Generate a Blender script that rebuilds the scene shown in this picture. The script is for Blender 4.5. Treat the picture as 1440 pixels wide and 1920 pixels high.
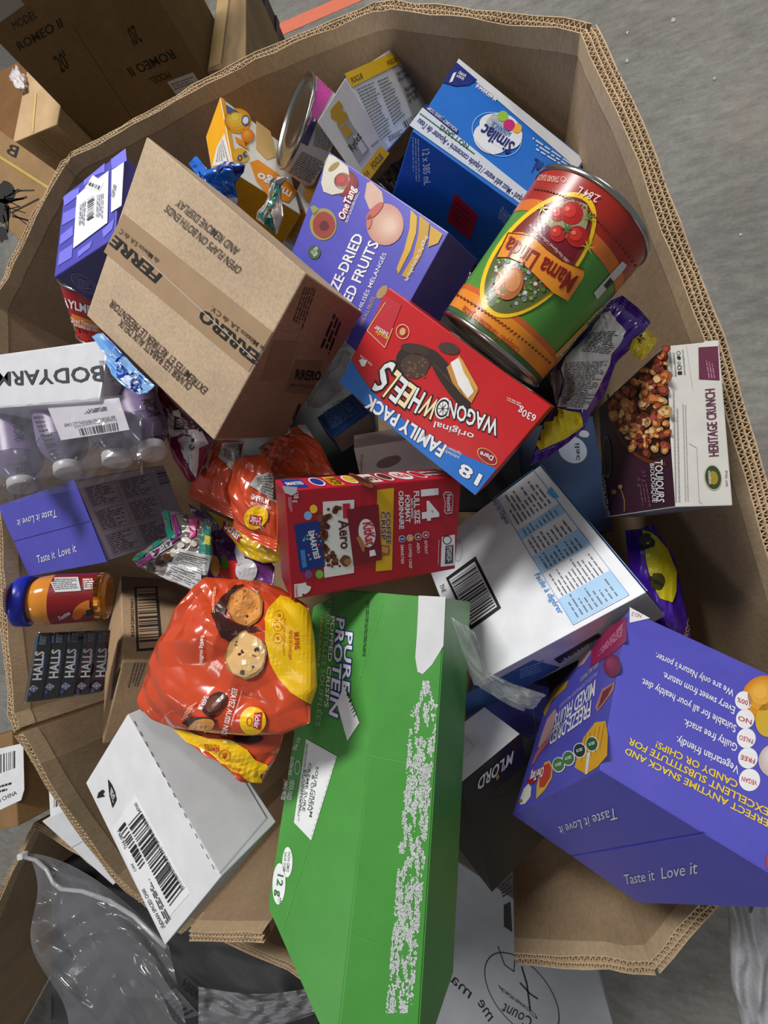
import bpy, bmesh, math, random
import numpy as np
from mathutils import Vector, Matrix, noise
from mathutils.bvhtree import BVHTree

for _o in list(bpy.data.objects):
    bpy.data.objects.remove(_o)
SC = bpy.context.scene
COL = SC.collection
RND = random.Random(7)

# ------------------------------------------------------------ camera
FPX = 721.0                                   # 13 mm equivalent phone lens, in pixels of a 1440 x 1920 frame
_n = np.array([230 / FPX, 100 / FPX, 1.0]); _n /= np.linalg.norm(_n)      # gravity in camera axes
_ex = np.array([1.0, 0, 0]) - _n * _n[0]; _ex /= np.linalg.norm(_ex)
_ey = np.cross(_n, _ex)
WR = np.stack([_ex, -_ey, -_n])               # camera axes (right, down, forward) -> world
CAM = np.array([0.0, 0.0, 1.34])
cam_d = bpy.data.cameras.new('camera'); cam = bpy.data.objects.new('camera', cam_d); COL.objects.link(cam)
cam_d.sensor_fit = 'HORIZONTAL'; cam_d.sensor_width = 36.0; cam_d.lens = 36.0 * FPX / 1440.0
cam_d.clip_start = 0.02
_r, _u, _b = WR[:, 0], -WR[:, 1], -WR[:, 2]
cam.matrix_world = Matrix(((_r[0], _u[0], _b[0], CAM[0]), (_r[1], _u[1], _b[1], CAM[1]), (_r[2], _u[2], _b[2], CAM[2]), (0, 0, 0, 1)))
SC.camera = cam

# ------------------------------------------------------------ light
wd = bpy.data.worlds.new('world'); SC.world = wd; wd.use_nodes = True
bg = wd.node_tree.nodes['Background']; bg.inputs[0].default_value = (0.95, 0.97, 1.0, 1); bg.inputs[1].default_value = 0.18
def area(name, loc, target, size, size_y, power, color):
    l = bpy.data.lights.new(name, 'AREA'); l.shape = 'RECTANGLE'; l.size = size; l.size_y = size_y; l.energy = power; l.color = color
    o = bpy.data.objects.new(name, l); COL.objects.link(o); o.location = loc
    o.rotation_euler = (Vector(target) - Vector(loc)).to_track_quat('-Z', 'Y').to_euler()
    return o
area('high_bay_lamp', (-1.35, 2.1, 3.7), (0, 0, 0.8), 1.2, 0.45, 145, (1.0, 0.975, 0.94))
area('high_bay_lamp', (3.4, 4.2, 5.6), (0, 0, 0.8), 1.3, 0.6, 60, (1.0, 0.975, 0.94))  # weaker lamp added as fill, for the unseen rows of lamps
area('high_bay_lamp', (-3.5, -2.6, 5.4), (0, 0, 0.8), 1.3, 0.6, 30, (1.0, 0.975, 0.94))  # dim lamp added as fill from the near side, unseen
SC.view_settings.view_transform = 'Standard'; SC.view_settings.look = 'None'
SC.view_settings.exposure = 0.0; SC.view_settings.gamma = 1.0; SC.view_settings.use_curve_mapping = False

# ------------------------------------------------------------ pixel helpers
def ray(u, v): return WR @ np.array([(u - 720) / FPX, (v - 960) / FPX, 1.0])
def at(u, v, z):                              # the point seen at pixel (u, v) at world height z
    d = ray(u, v); return CAM + d * ((z - CAM[2]) / d[2])
def ad(u, v, t): return CAM + ray(u, v) * t   # the point seen at pixel (u, v) at optical depth t
def onplane(u, v, P, N):
    d = ray(u, v); return CAM + d * (np.dot(np.asarray(P) - CAM, N) / np.dot(d, N))
def pix(X):
    c = WR.T @ (np.asarray(X) - CAM); return np.array([FPX * c[0] / c[2] + 720, FPX * c[1] / c[2] + 960])
def K(ox, oy, s): return lambda x, y: (ox + s * x, oy + s * y)
def unit(v): v = np.asarray(v, float); return v / np.linalg.norm(v)

# ------------------------------------------------------------ materials
def lin(c):
    return tuple((x / 255 / 12.92 if x / 255 <= 0.04045 else ((x / 255 + 0.055) / 1.055) ** 2.4) for x in c)
_M = {}
def mat(col, rough=0.45, kind='paper', amt=None):
    key = (tuple(col), rough, kind, amt)
    if key in _M: return _M[key]
    m = bpy.data.materials.new('%s_%02x%02x%02x' % (kind, *[int(c) for c in col])); _M[key] = m
    m.use_nodes = True; nt = m.node_tree; N = nt.nodes; L = nt.links
    p = N['Principled BSDF']; c = lin(col)
    p.inputs['Base Color'].default_value = (*c, 1); p.inputs['Roughness'].default_value = rough
    def tc(scale, detail=4, stretch=(1, 1, 1), rough_=0.6):
        t = N.new('ShaderNodeTexCoord'); mp = N.new('ShaderNodeMapping'); mp.inputs['Scale'].default_value = stretch
        L.new(t.outputs['Object'], mp.inputs[0]); n = N.new('ShaderNodeTexNoise'); n.inputs['Scale'].default_value = scale
        n.inputs['Detail'].default_value = detail; n.inputs['Roughness'].default_value = rough_; L.new(mp.outputs[0], n.inputs['Vector']); return n
    def vary(n, lo, hi, a=0.3, b=0.7, src=None):
        r = N.new('ShaderNodeMapRange'); r.inputs[1].default_value = a; r.inputs[2].default_value = b; r.inputs[3].default_value = lo; r.inputs[4].default_value = hi
        L.new(n.outputs[0], r.inputs[0]); x = N.new('ShaderNodeMix'); x.data_type = 'RGBA'; x.blend_type = 'MULTIPLY'; x.inputs[0].default_value = 1
        if src is None: x.inputs[6].default_value = (*c, 1)
        else: L.new(src, x.inputs[6])
        L.new(r.outputs[0], x.inputs[7]); return x.outputs[2]
    def bump(n, st, d=0.001):
        b = N.new('ShaderNodeBump'); b.inputs['Strength'].default_value = st; b.inputs['Distance'].default_value = d
        L.new(n.outputs[0], b.inputs['Height']); L.new(b.outputs[0], p.inputs['Normal'])
    if kind == 'paper':
        L.new(vary(tc(30), 0.94, 1.05), p.inputs['Base Color'])
    elif kind == 'card':                       # corrugated board
        f = tc(260, 3, (1, 1, 0.35)); o1 = vary(f, 0.86, 1.12); L.new(vary(tc(7, 5), 0.84, 1.12, src=o1), p.inputs['Base Color']); bump(tc(40, 3), 0.25, 0.0015)
        p.inputs['Specular IOR Level'].default_value = 0.2
    elif kind == 'film':                       # printed plastic film
        p.inputs['Coat Weight'].default_value = 0.6; p.inputs['Coat Roughness'].default_value = 0.12; bump(tc(90, 2), 0.12, 0.001)
    elif kind == 'metal':
        p.inputs['Metallic'].default_value = 1.0
    elif kind == 'cloth':
        L.new(vary(tc(160, 3), 0.85, 1.1), p.inputs['Base Color'])
    elif kind == 'concrete':
        a = tc(1.6, 8, (1, 1, 1), 0.65); b = tc(14, 8, (1, 2.6, 1), 0.7); s = tc(90, 2)
        o1 = vary(a, 0.74, 1.22); o2 = vary(b, 0.72, 1.25, src=o1); o3 = vary(s, 0.9, 1.07, src=o2)
        st = tc(2.3, 6, (1, 0.5, 1), 0.7); rg = N.new('ShaderNodeMapRange'); rg.inputs[1].default_value = 0.5; rg.inputs[2].default_value = 0.75; rg.inputs[4].default_value = 0.35; L.new(st.outputs[0], rg.inputs[0])
        bx = N.new('ShaderNodeMix'); bx.data_type = 'RGBA'; bx.inputs[7].default_value = (*lin((150, 132, 112)), 1); L.new(rg.outputs[0], bx.inputs[0]); L.new(o3, bx.inputs[6]); L.new(bx.outputs[2], p.inputs['Base Color']); bump(b, 0.15, 0.003)
        p.inputs['Specular IOR Level'].default_value = 0.3
    elif kind == 'wood':
        w = N.new('ShaderNodeTexWave'); w.inputs['Scale'].default_value = 6; w.inputs['Distortion'].default_value = 9; w.inputs['Detail'].default_value = 2
        t = N.new('ShaderNodeTexCoord'); L.new(t.outputs['Object'], w.inputs[0]); L.new(vary(w, 0.82, 1.1, 0, 1), p.inputs['Base Color'])
    elif kind in ('clear', 'haze'):
        N.remove(p); out = N['Material Output']
        tr = N.new('ShaderNodeBsdfTransparent'); tr.inputs[0].default_value = (*[0.94] * 3, 1)
        gl = N.new('ShaderNodeBsdfGlossy'); gl.inputs['Roughness'].default_value = rough; gl.inputs[0].default_value = (0.95, 0.96, 1, 1)
        df = N.new('ShaderNodeBsdfDiffuse'); df.inputs[0].default_value = (*c, 1)
        lw = N.new('ShaderNodeLayerWeight'); lw.inputs[0].default_value = 0.5; pw = N.new('ShaderNodeMath'); pw.operation = 'POWER'; pw.inputs[1].default_value = 3.0; L.new(lw.outputs['Facing'], pw.inputs[0]); fr = N.new('ShaderNodeMath'); fr.operation = 'MULTIPLY_ADD'; fr.inputs[1].default_value = 0.55; fr.inputs[2].default_value = 0.07; L.new(pw.outputs[0], fr.inputs[0])
        m1 = N.new('ShaderNodeMixShader'); m2 = N.new('ShaderNodeMixShader'); m2.inputs[0].default_value = amt if amt is not None else 0.06
        L.new(fr.outputs[0], m1.inputs[0]); L.new(tr.outputs[0], m1.inputs[1]); L.new(gl.outputs[0], m1.inputs[2])
        L.new(m1.outputs[0], m2.inputs[1]); L.new(df.outputs[0], m2.inputs[2]); L.new(m2.outputs[0], out.inputs[0])
    return m
TAN = (172, 142, 108)
def card(c=TAN): return mat(c, 0.85, 'card')
WHITE = (226, 228, 232); BLACK = (18, 18, 20)

# ------------------------------------------------------------ objects
def thing(name, label, cat, origin, axes=None, group=None):
    o = bpy.data.objects.new(name, None); COL.objects.link(o); o.empty_display_size = 0.05
    if axes is None: M = Matrix.Translation(Vector(origin))
    else:
        X, Y, Z = axes; M = Matrix(((X[0], Y[0], Z[0], origin[0]), (X[1], Y[1], Z[1], origin[1]), (X[2], Y[2], Z[2], origin[2]), (0, 0, 0, 1)))
    o.matrix_world = M
    _IM[o.name] = np.array(M.inverted())
    o['label'] = label; o['category'] = cat
    if group: o['group'] = group
    return o
_IM = {}
def obj(name, V, Fs, mats, parent=None, midx=None, smooth=False, kind=None, label=None):
    """one mesh object from world-space vertices"""
    V = np.asarray(V, float).reshape(-1, 3)
    if parent is not None:
        I = _IM[parent.name]; V = V @ I[:3, :3].T + I[:3, 3]
    me = bpy.data.meshes.new(name); me.from_pydata(V.tolist(), [], [list(f) for f in Fs])
    for m in (mats if isinstance(mats, (list, tuple)) else [mats]): me.materials.append(m)
    if midx is not None: me.polygons.foreach_set('material_index', midx)
    if smooth: me.polygons.foreach_set('use_smooth', [True] * len(me.polygons))
    me.update(); o = bpy.data.objects.new(name, me); COL.objects.link(o)
    if parent is not None: o.parent = parent; _IM[o.name] = _IM[parent.name]
    else: _IM[o.name] = np.eye(4)
    if kind: o['kind'] = kind
    if label: o['label'] = label
    return o
def subpart(o, parent):                        # hang a mesh (built with the same root) below a part
    o.parent = parent; return o
def cuboid(O, a, b, c):
    O, a, b, c = map(np.asarray, (O, a, b, c))
    V = [O, O + a, O + a + b, O + b, O + c, O + a + c, O + a + b + c, O + b + c]
    return V, [(0, 1, 2, 3), (7, 6, 5, 4), (0, 4, 5, 1), (1, 5, 6, 2), (2, 6, 7, 3), (3, 7, 4, 0)]
def bevelled(V, Fs, w, seg=2, mi=None, jit=0.0):
    bm = bmesh.new(); vs = [bm.verts.new(Vector(v)) for v in V]
    for i, f in enumerate(Fs):
        fc = bm.faces.new([vs[k] for k in f]); fc.material_index = mi[i] if mi else 0
    bmesh.ops.recalc_face_normals(bm, faces=bm.faces)
    if w > 0: bmesh.ops.bevel(bm, geom=bm.edges[:], offset=w, segments=seg, profile=0.6, affect='EDGES', clamp_overlap=True)
    bm.verts.ensure_lookup_table(); bm.verts.index_update()
    o = ([v.co[:] for v in bm.verts], [[v.index for v in f.verts] for f in bm.faces], [f.material_index for f in bm.faces]); bm.free(); return o

# ------------------------------------------------------------ print on surfaces
_TX = {}
def text_mesh(s, bold=0.0):
    k = (s, bold)
    if k not in _TX:
        cu = bpy.data.curves.new('t', 'FONT'); cu.body = s; cu.resolution_u = 2; cu.offset = bold
        o = bpy.data.objects.new('t', cu); m = bpy.data.meshes.new_from_object(o)
        V = np.array([v.co[:2] for v in m.vertices]).reshape(-1, 2); Fs = [tuple(p.vertices) for p in m.polygons]
        bpy.data.objects.remove(o); bpy.data.curves.remove(cu); bpy.data.meshes.remove(m)
        _TX[k] = (V, Fs)
    V, Fs = _TX[k]
    if bold: text_mesh(s, 0.0)
    W0 = _TX[(s, 0.0)][0]; x0, x1 = W0[:, 0].min(), W0[:, 0].max()
    out = V.copy(); out[:, 0] = (V[:, 0] - x0) / max(x1 - x0, 1e-6); out[:, 1] = V[:, 1] / 0.69
    return out, Fs
class Art:
    """flat print; every mark is placed on the surface it is printed on"""
    def __init__(s, name, parent, plane=None, bvh=None, step=9.0, conv=None, base=0.0004, side=None):
        s.name, s.parent, s.plane, s.bvh, s.step, s.conv, s.base = name, parent, plane, bvh, step, conv, base
        s.V, s.F, s.MI, s.M = [], [], [], []
        if plane is not None:
            s.P, s.N = np.asarray(plane[0], float), unit(plane[1])
            if np.dot(s.N, CAM - s.P) < 0: s.N = -s.N
    def A(s, p):
        if s.conv: p = s.conv(*p)
        if s.plane is not None: return onplane(p[0], p[1], s.P, s.N)
        return np.array([p[0], p[1]])
    def slot(s, m):
        if m not in s.M: s.M.append(m)
        return s.M.index(m)
    def emit(s, pts, Fs, m, layer):
        off = s.base + 0.00022 * layer; mi = s.slot(m); b = len(s.V)
        if s.plane is not None:
            s.V += [p + s.N * off for p in pts]; s.F += [[b + i for i in f] for f in Fs]; s.MI += [mi] * len(Fs); return
        bm = bmesh.new(); vs = [bm.verts.new((p[0], p[1], 0)) for p in pts]
        for f in Fs:
            try: bm.faces.new([vs[i] for i in f])
            except ValueError: pass
        if len(pts):
            lo = np.min(pts, 0); hi = np.max(pts, 0)
            for ax in (0, 1):
                x = math.floor(lo[ax] / s.step) * s.step + s.step
                while x < hi[ax]:
                    no = (1, 0, 0) if ax == 0 else (0, 1, 0); co = (x, 0, 0) if ax == 0 else (0, x, 0)
                    bmesh.ops.bisect_plane(bm, geom=bm.verts[:] + bm.edges[:] + bm.faces[:], plane_co=co, plane_no=no, dist=1e-5); x += s.step
        bm.verts.ensure_lookup_table(); bm.verts.index_update(); ok = {}
        for v in bm.verts:
            d = Vector(ray(v.co.x, v.co.y)); h, nn, _i, _d = s.bvh.ray_cast(Vector(CAM), d.normalized())
            if h is None: continue
            if nn.dot(d) > 0: nn = -nn
            ok[v.index] = len(s.V); s.V.append(np.array(h + nn * off - d.normalized() * off * 0.5))
        for f in bm.faces:
            if all(v.index in ok for v in f.verts):
                ids = [ok[v.index] for v in f.verts]; P3 = [s.V[i] for i in ids]
                e = max(np.linalg.norm(P3[i] - P3[i - 1]) for i in range(len(P3)))
                if e < 0.03: s.F.append(ids); s.MI.append(mi)
        bm.free()
    def poly(s, pts, col, layer=0, rough=None):
        m = col if not isinstance(col, tuple) else mat(col, rough or s.rough)
        s.emit([s.A(p) for p in pts], [list(range(len(pts)))], m, layer); return s
    rough = 0.42
    def _m(s, col): return col if not isinstance(col, tuple) else mat(col, s.rough)
    def text(s, t, p0, p1, pt, col, layer=2, bold=0.02, out=None, ow=0.07):
        bold *= 0.45; ow *= 0.6
        a, b, c = s.A(p0), s.A(p1), s.A(pt)
        if out:
            V, Fs = text_mesh(t, bold + ow); s.emit([a + x * (b - a) + y * (c - a) for x, y in V], Fs, s._m(out), layer); layer += 1
        V, Fs = text_mesh(t, bold); s.emit([a + x * (b - a) + y * (c - a) for x, y in V], Fs, s._m(col), layer); return s
    def ell(s, c, p, q, col, layer=1, n=28, a0=0, a1=2 * math.pi, wob=0, seed=0):
        c, p, q = s.A(c), s.A(p), s.A(q); r = random.Random(seed)
        pts = [c + (1 + wob * r.uniform(-1, 1)) * (math.cos(t) * (p - c) + math.sin(t) * (q - c)) for t in [a0 + (a1 - a0) * i / n for i in range(n)]]
        s.emit(pts, [list(range(n))], s._m(col), layer); return s
    def dot(s, c, r, col, layer=2, n=12, sq=1.0, wob=0, seed=0):
        return s.ell(c, (c[0] + r, c[1]), (c[0], c[1] + r * sq), col, layer, n, wob=wob, seed=seed)
    def ball(s, c, r, c0, c1, layer=2, sq=1.0, n=5, sh=(-.22, -.25)):
        for k in range(n):
            t = k / (n - 1); s.dot((c[0] + sh[0] * r * t, c[1] + sh[1] * r * sq * t), r * (1 - .72 * t), tuple(int(a + (b - a) * t) for a, b in zip(c0, c1)), layer + k * .5, 24, sq)
        return s
    def ring(s, c, p, q, w, col, layer=2, n=32, a0=0, a1=2 * math.pi):
        c, p, q = s.A(c), s.A(p), s.A(q); pts = []
        for i in range(n + 1):
            t = a0 + (a1 - a0) * i / n; d = math.cos(t) * (p - c) + math.sin(t) * (q - c); pts += [c + d, c + d * (1 - w)]
        s.emit(pts, [[2 * i, 2 * i + 1, 2 * i + 3, 2 * i + 2] for i in range(n)], s._m(col), layer); return s
    def line(s, p, q, w, col, layer=2):
        p, q = np.array(p, float), np.array(q, float); d = unit(q - p); nn = np.array([-d[1], d[0]]) * w / 2
        return s.poly([tuple(p + nn), tuple(q + nn), tuple(q - nn), tuple(p - nn)], col, layer)
    def path(s, pts, w, col, layer=2):
        for i in range(len(pts) - 1): s.line(pts[i], pts[i + 1], w, col, layer)
        return s
    def quad(s, q):
        a, b, c, d = [s.A(p) for p in q]
        return lambda x, y: (1 - y) * ((1 - x) * a + x * b) + y * ((1 - x) * d + x * c)
    def bars(s, q, n=30, col=BLACK, layer=2, seed=3, fill=0.5):
        f = s.quad(q); r = random.Random(seed); x = 0; pts = []; Fs = []
        while x < 1:
            w = r.choice((1, 1, 1, 2, 3)) / (n * 2.6)
            if x + w > 1: break
            b = len(pts); pts += [f(x, 0), f(x + w, 0), f(x + w, 1), f(x, 1)]; Fs.append([b, b + 1, b + 2, b + 3]); x += w + r.choice((1, 1, 2, 2, 3)) / (n * 2.6)
        s.emit(pts, Fs, s._m(col), layer); return s
    def fine(s, q, rows, col=(70, 70, 72), layer=2, seed=1, h=0.5, words=7, short=0.25):
        """rows of illegible small print"""
        f = s.quad(q); r = random.Random(seed); pts = []; Fs = []
        for i in range(rows):
            y0 = (i + 0.2) / rows; y1 = y0 + h / rows; x = 0; end = 1 - r.uniform(0, short)
            while x < end - 0.02:
                w = min(r.uniform(0.35, 1.4) / words, end - x); b = len(pts)
                pts += [f(x, y0), f(x + w, y0), f(x + w, y1), f(x, y1)]; Fs.append([b, b + 1, b + 2, b + 3]); x += w + 0.2 / words
        s.emit(pts, Fs, s._m(col), layer); return s
    def build(s, under=None, label=None):
        if getattr(s, 'box', None) is not None:       # nothing is printed beyond the edge of the face
            B = s.box; keep = []
            for k, f in enumerate(s.F):
                c = sum(s.V[i] for i in f) / len(f) - B.O
                if all(-.0035 < np.dot(c, e) < d + .0035 for e, d in ((B.a, B.d[0]), (B.b, B.d[1]))) and -.016 < np.dot(c, B.c) < B.d[2] + .0035: keep.append(k)
            s.F = [s.F[k] for k in keep]; s.MI = [s.MI[k] for k in keep]
            used = sorted({i for f in s.F for i in f}); ix = {i: k for k, i in enumerate(used)}; s.V = [s.V[i] for i in used]; s.F = [[ix[i] for i in f] for f in s.F]
        if not s.F: return None
        o = None
        for fs in s.pieces():                          # marks that stand apart are parts of their own
            used = sorted({i for k in fs for i in s.F[k]}); ix = {i: k for k, i in enumerate(used)}; ms = sorted({s.MI[k] for k in fs}); mx = {m: k for k, m in enumerate(ms)}
            o = obj(s.name, [s.V[i] for i in used], [[ix[i] for i in s.F[k]] for k in fs], [s.M[m] for m in ms], s.parent, [mx[s.MI[k]] for k in fs], label=label)
            if under is not None: o.parent = under      # print belongs to that part
        return o
    def pieces(s):
        par = list(range(len(s.V)))
        def root(i):
            while par[i] != i: par[i] = par[par[i]]; i = par[i]
            return i
        for f in s.F:
            for i in f[1:]: par[root(i)] = root(f[0])
        isl = {}
        for k, f in enumerate(s.F): isl.setdefault(root(f[0]), []).append(k)
        G = list(isl.values())
        if len(G) < 2 or len(G) > 1500: return [list(range(len(s.F)))]
        P = [np.array([s.V[i] for k in g for i in s.F[k]]) for g in G]; lo = np.array([q.min(0) for q in P]); hi = np.array([q.max(0) for q in P]); sz = (hi - lo).max(1)
        gap = np.maximum(0, np.maximum(lo[:, None] - hi[None], lo[None] - hi[:, None])); near = np.sqrt((gap ** 2).sum(2)) <= np.maximum(.019, .49 * np.maximum(sz[:, None], sz[None]))
        seen = [False] * len(G); out = []
        for i in range(len(G)):
            if seen[i]: continue
            st, c = [i], []; seen[i] = True
            while st:
                j = st.pop(); c += G[j]
                for m in np.nonzero(near[j])[0]:
                    if not seen[m]: seen[m] = True; st.append(int(m))
            out.append(sorted(c))
        return out

# fitted boxes: corner, three edge directions, three lengths (metres)
BX = {
 'ferrero': ((-0.2004, 0.3237, 0.9951), (-0.6998, 0.6892, 0.1880), (-0.7114, -0.6485, -0.2707), (0.0646, 0.3232, -0.9441), (0.2758, 0.2402, 0.1616)),
 'onetangR': ((0.0795, -0.1990, 0.8836), (0.3465, 0.6645, -0.6621), (-0.2836, -0.5986, -0.7492), (0.8942, -0.4473, 0.0190), (0.2112, 0.3042, 0.1807)),
 'wagon': ((0.0552, 0.1780, 0.8879), (-0.7283, 0.6747, 0.1198), (-0.6619, -0.6473, -0.3779), (0.1775, 0.3545, -0.9181), (0.2498, 0.1367, 0.0699)),
 'nestle': ((-0.2442, 0.0863, 0.9533), (-0.1361, -0.9122, -0.3865), (0.7559, 0.1566, -0.6357), (-0.6404, 0.3787, -0.6682), (0.1429, 0.2488, 0.0695)),
 'simblue': ((-0.1066, 0.6387, 0.8631), (0.7638, -0.4313, -0.4801), (0.3343, 0.9007, -0.2774), (-0.5521, -0.0514, -0.8322), (0.2619, 0.1958, 0.1200)),
 'ryder': ((-0.2056, 0.7403, 0.8880), (-0.8760, -0.1056, -0.4706), (0.4585, -0.4851, -0.7446), (0.1496, 0.8681, -0.4733), (0.0745, 0.1040, 0.2726)),
 'cereal': ((0.1874, 0.0660, 0.8245), (0.9928, 0.0038, -0.1194), (0.0040, 0.9979, 0.0650), (-0.1194, 0.0650, -0.9907), (0.0567, 0.1909, 0.2150)),
 'simwhite': ((0.1783, -0.0362, 0.7278), (-0.3891, 0.7751, -0.4978), (-0.8183, -0.5390, -0.1995), (0.4230, -0.3298, -0.8440), (0.2849, 0.2900, 0.1289)),
 'chai': ((-0.3338, -0.3611, 0.9165), (-0.7535, 0.6555, -0.0503), (-0.6415, -0.7498, -0.1618), (0.1438, 0.0896, -0.9855), (0.2371, 0.1546, 0.0936)),
 'onetangL': ((-0.6922, 0.0068, 0.8186), (-0.1500, 0.9214, 0.3584), (-0.9850, -0.1082, -0.1341), (0.0848, 0.3732, -0.9239), (0.1547, 0.2712, 0.1771)),
 'halls': ((-0.6888, -0.2017, 0.9248), (0.4875, -0.0589, -0.8711), (-0.1908, 0.9664, -0.1721), (-0.8520, -0.2501, -0.4599), (0.0940, 0.0999, 0.0500)),
 'purpTL': ((-0.6551, 0.4451, 0.9765), (0.9851, 0.1568, 0.0703), (-0.1514, 0.9854, -0.0777), (0.0814, -0.0659, -0.9945), (0.1400, 0.1701, 0.1400)),
 'mlord': ((0.0105, -0.2734, 0.6299), (-0.6928, -0.3935, 0.6043), (0.1440, -0.8966, -0.4188), (-0.7066, 0.2031, -0.6778), (0.1283, 0.2303, 0.0850)),
 'onetangJ': ((-0.2334, 0.6283, 0.8804), (-0.6649, -0.6207, -0.4156), (0.6763, -0.7364, 0.0180), (0.3172, 0.2691, -0.9094), (0.2000, 0.2645, 0.1000)),
 'juice': ((-0.4951, 0.9047, 0.8340), (0.2495, -0.9680, 0.0267), (0.4690, 0.0967, -0.8779), (-0.8472, -0.2315, -0.4781), (0.2000, 0.1400, 0.0788)),
 'barcode': ((-0.5968, -0.1541, 0.8497), (0.5533, -0.0830, -0.8288), (-0.7379, 0.4129, -0.5339), (-0.3865, -0.9070, -0.1672), (0.2500, 0.3157, 0.1564)),
}
class Box:
    """carton: local x = a, y = b, z = outward normal of the a-b face"""
    def __init__(s, key, name, label, cat, mats, group=None, bev=0.0012, data=None, scale=None, body='carton_body'):
        O, a, b, c, d = [np.array(t, float) for t in (data or BX[key])]
        s.O, s.a, s.b, s.c, s.d = O, unit(a), unit(b), unit(c), d
        s.b = unit(s.b - s.a * np.dot(s.a, s.b)); n = np.cross(s.a, s.b); s.c = -n
        ctr = O + s.a * d[0] / 2 + s.b * d[1] / 2 + s.c * d[2]
        s.root = thing(name, label, cat, ctr, (s.a, s.b, n), group)
        V, Fs = cuboid(O, s.a * d[0], s.b * d[1], s.c * d[2])
        # faces: top(ab), bottom, y0(ac), x1, y1, x0(bc)
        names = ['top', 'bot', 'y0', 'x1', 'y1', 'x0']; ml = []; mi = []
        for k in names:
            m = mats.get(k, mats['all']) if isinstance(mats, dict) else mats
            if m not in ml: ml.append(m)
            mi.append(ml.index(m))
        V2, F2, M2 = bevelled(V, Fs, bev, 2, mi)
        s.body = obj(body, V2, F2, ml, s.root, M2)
        s.planes = {'top': (O, n), 'y0': (O, -s.b), 'x0': (O, -s.a), 'x1': (O + s.a * d[0], s.a), 'y1': (O + s.b * d[1], s.b)}
    def art(s, face, name='printed_artwork', conv=None, base=0.0004):
        A = Art(name, s.root, plane=s.planes[face], conv=conv, base=base); A.box = s; return A
    def slab(s, name, face, q, th, m, conv=None, base=0.0, label=None, parent=None):
        """a thin plate (flap, tape, sticker) lying on a face; q: pixel polygon"""
        P, N = s.planes[face]; N = unit(N)
        lo = [onplane(*(conv(*p) if conv else p), P, N) + N * base for p in q]; n = len(q)
        V = lo + [p + N * th for p in lo]; Fs = [list(range(n))[::-1], [n + i for i in range(n)]] + [[i, (i + 1) % n, n + (i + 1) % n, n + i] for i in range(n)]
        return obj(name, V, Fs, m, s.root, label=label)
    def uv(s, face, x, y):
        """pixel of the point at fractions x, y of a face"""
        ax = {'top': (s.a * s.d[0], s.b * s.d[1]), 'y0': (s.a * s.d[0], s.c * s.d[2]), 'x0': (s.b * s.d[1], s.c * s.d[2])}[face]
        return tuple(pix(s.O + ax[0] * x + ax[1] * y))
def grid_mesh(nu, nv, fn):
    V = [fn(i / nu, j / nv) for j in range(nv + 1) for i in range(nu + 1)]
    Fs = [(j * (nu + 1) + i, j * (nu + 1) + i + 1, (j + 1) * (nu + 1) + i + 1, (j + 1) * (nu + 1) + i) for j in range(nv) for i in range(nu)]
    return V, Fs
def bvh_of(V, Fs): return BVHTree.FromPolygons([Vector(v) for v in V], [tuple(f) for f in Fs])
def resample(pts, t):
    pts = [np.asarray(p, float) for p in pts]; L = [0]
    for i in range(1, len(pts)): L.append(L[-1] + np.linalg.norm(pts[i] - pts[i - 1]))
    x = t * L[-1]
    for i in range(1, len(pts)):
        if x <= L[i] + 1e-9: return pts[i - 1] + (pts[i] - pts[i - 1]) * ((x - L[i - 1]) / max(L[i] - L[i - 1], 1e-9))
    return pts[-1]
def crease(x, y, seed, sc):
    """folded-film relief, roughly -1..1.4: crossing sharp folds of varying strength"""
    h = 0.0
    for k in range(5):
        t = seed * 1.7 + k * 2.399; d = x * math.cos(t) + y * math.sin(t); f = sc * (0.35, 0.5, 0.8, 1.2, 1.7)[k]
        q = d * f + 0.9 * noise.noise(Vector((x * sc * .4, y * sc * .4, seed + k * 7.1))) + seed * 0.37
        tri = 1 - abs((q % 1.0) * 2 - 1) * 2
        a = max(0.0, 0.55 + 1.2 * noise.noise(Vector((x * sc * .5 + 4 * k, y * sc * .5, seed * 2.3))))
        h += (0.5, 0.42, 0.32, 0.24, 0.18)[k] * a * tri
    return 0.4 + h
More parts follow.
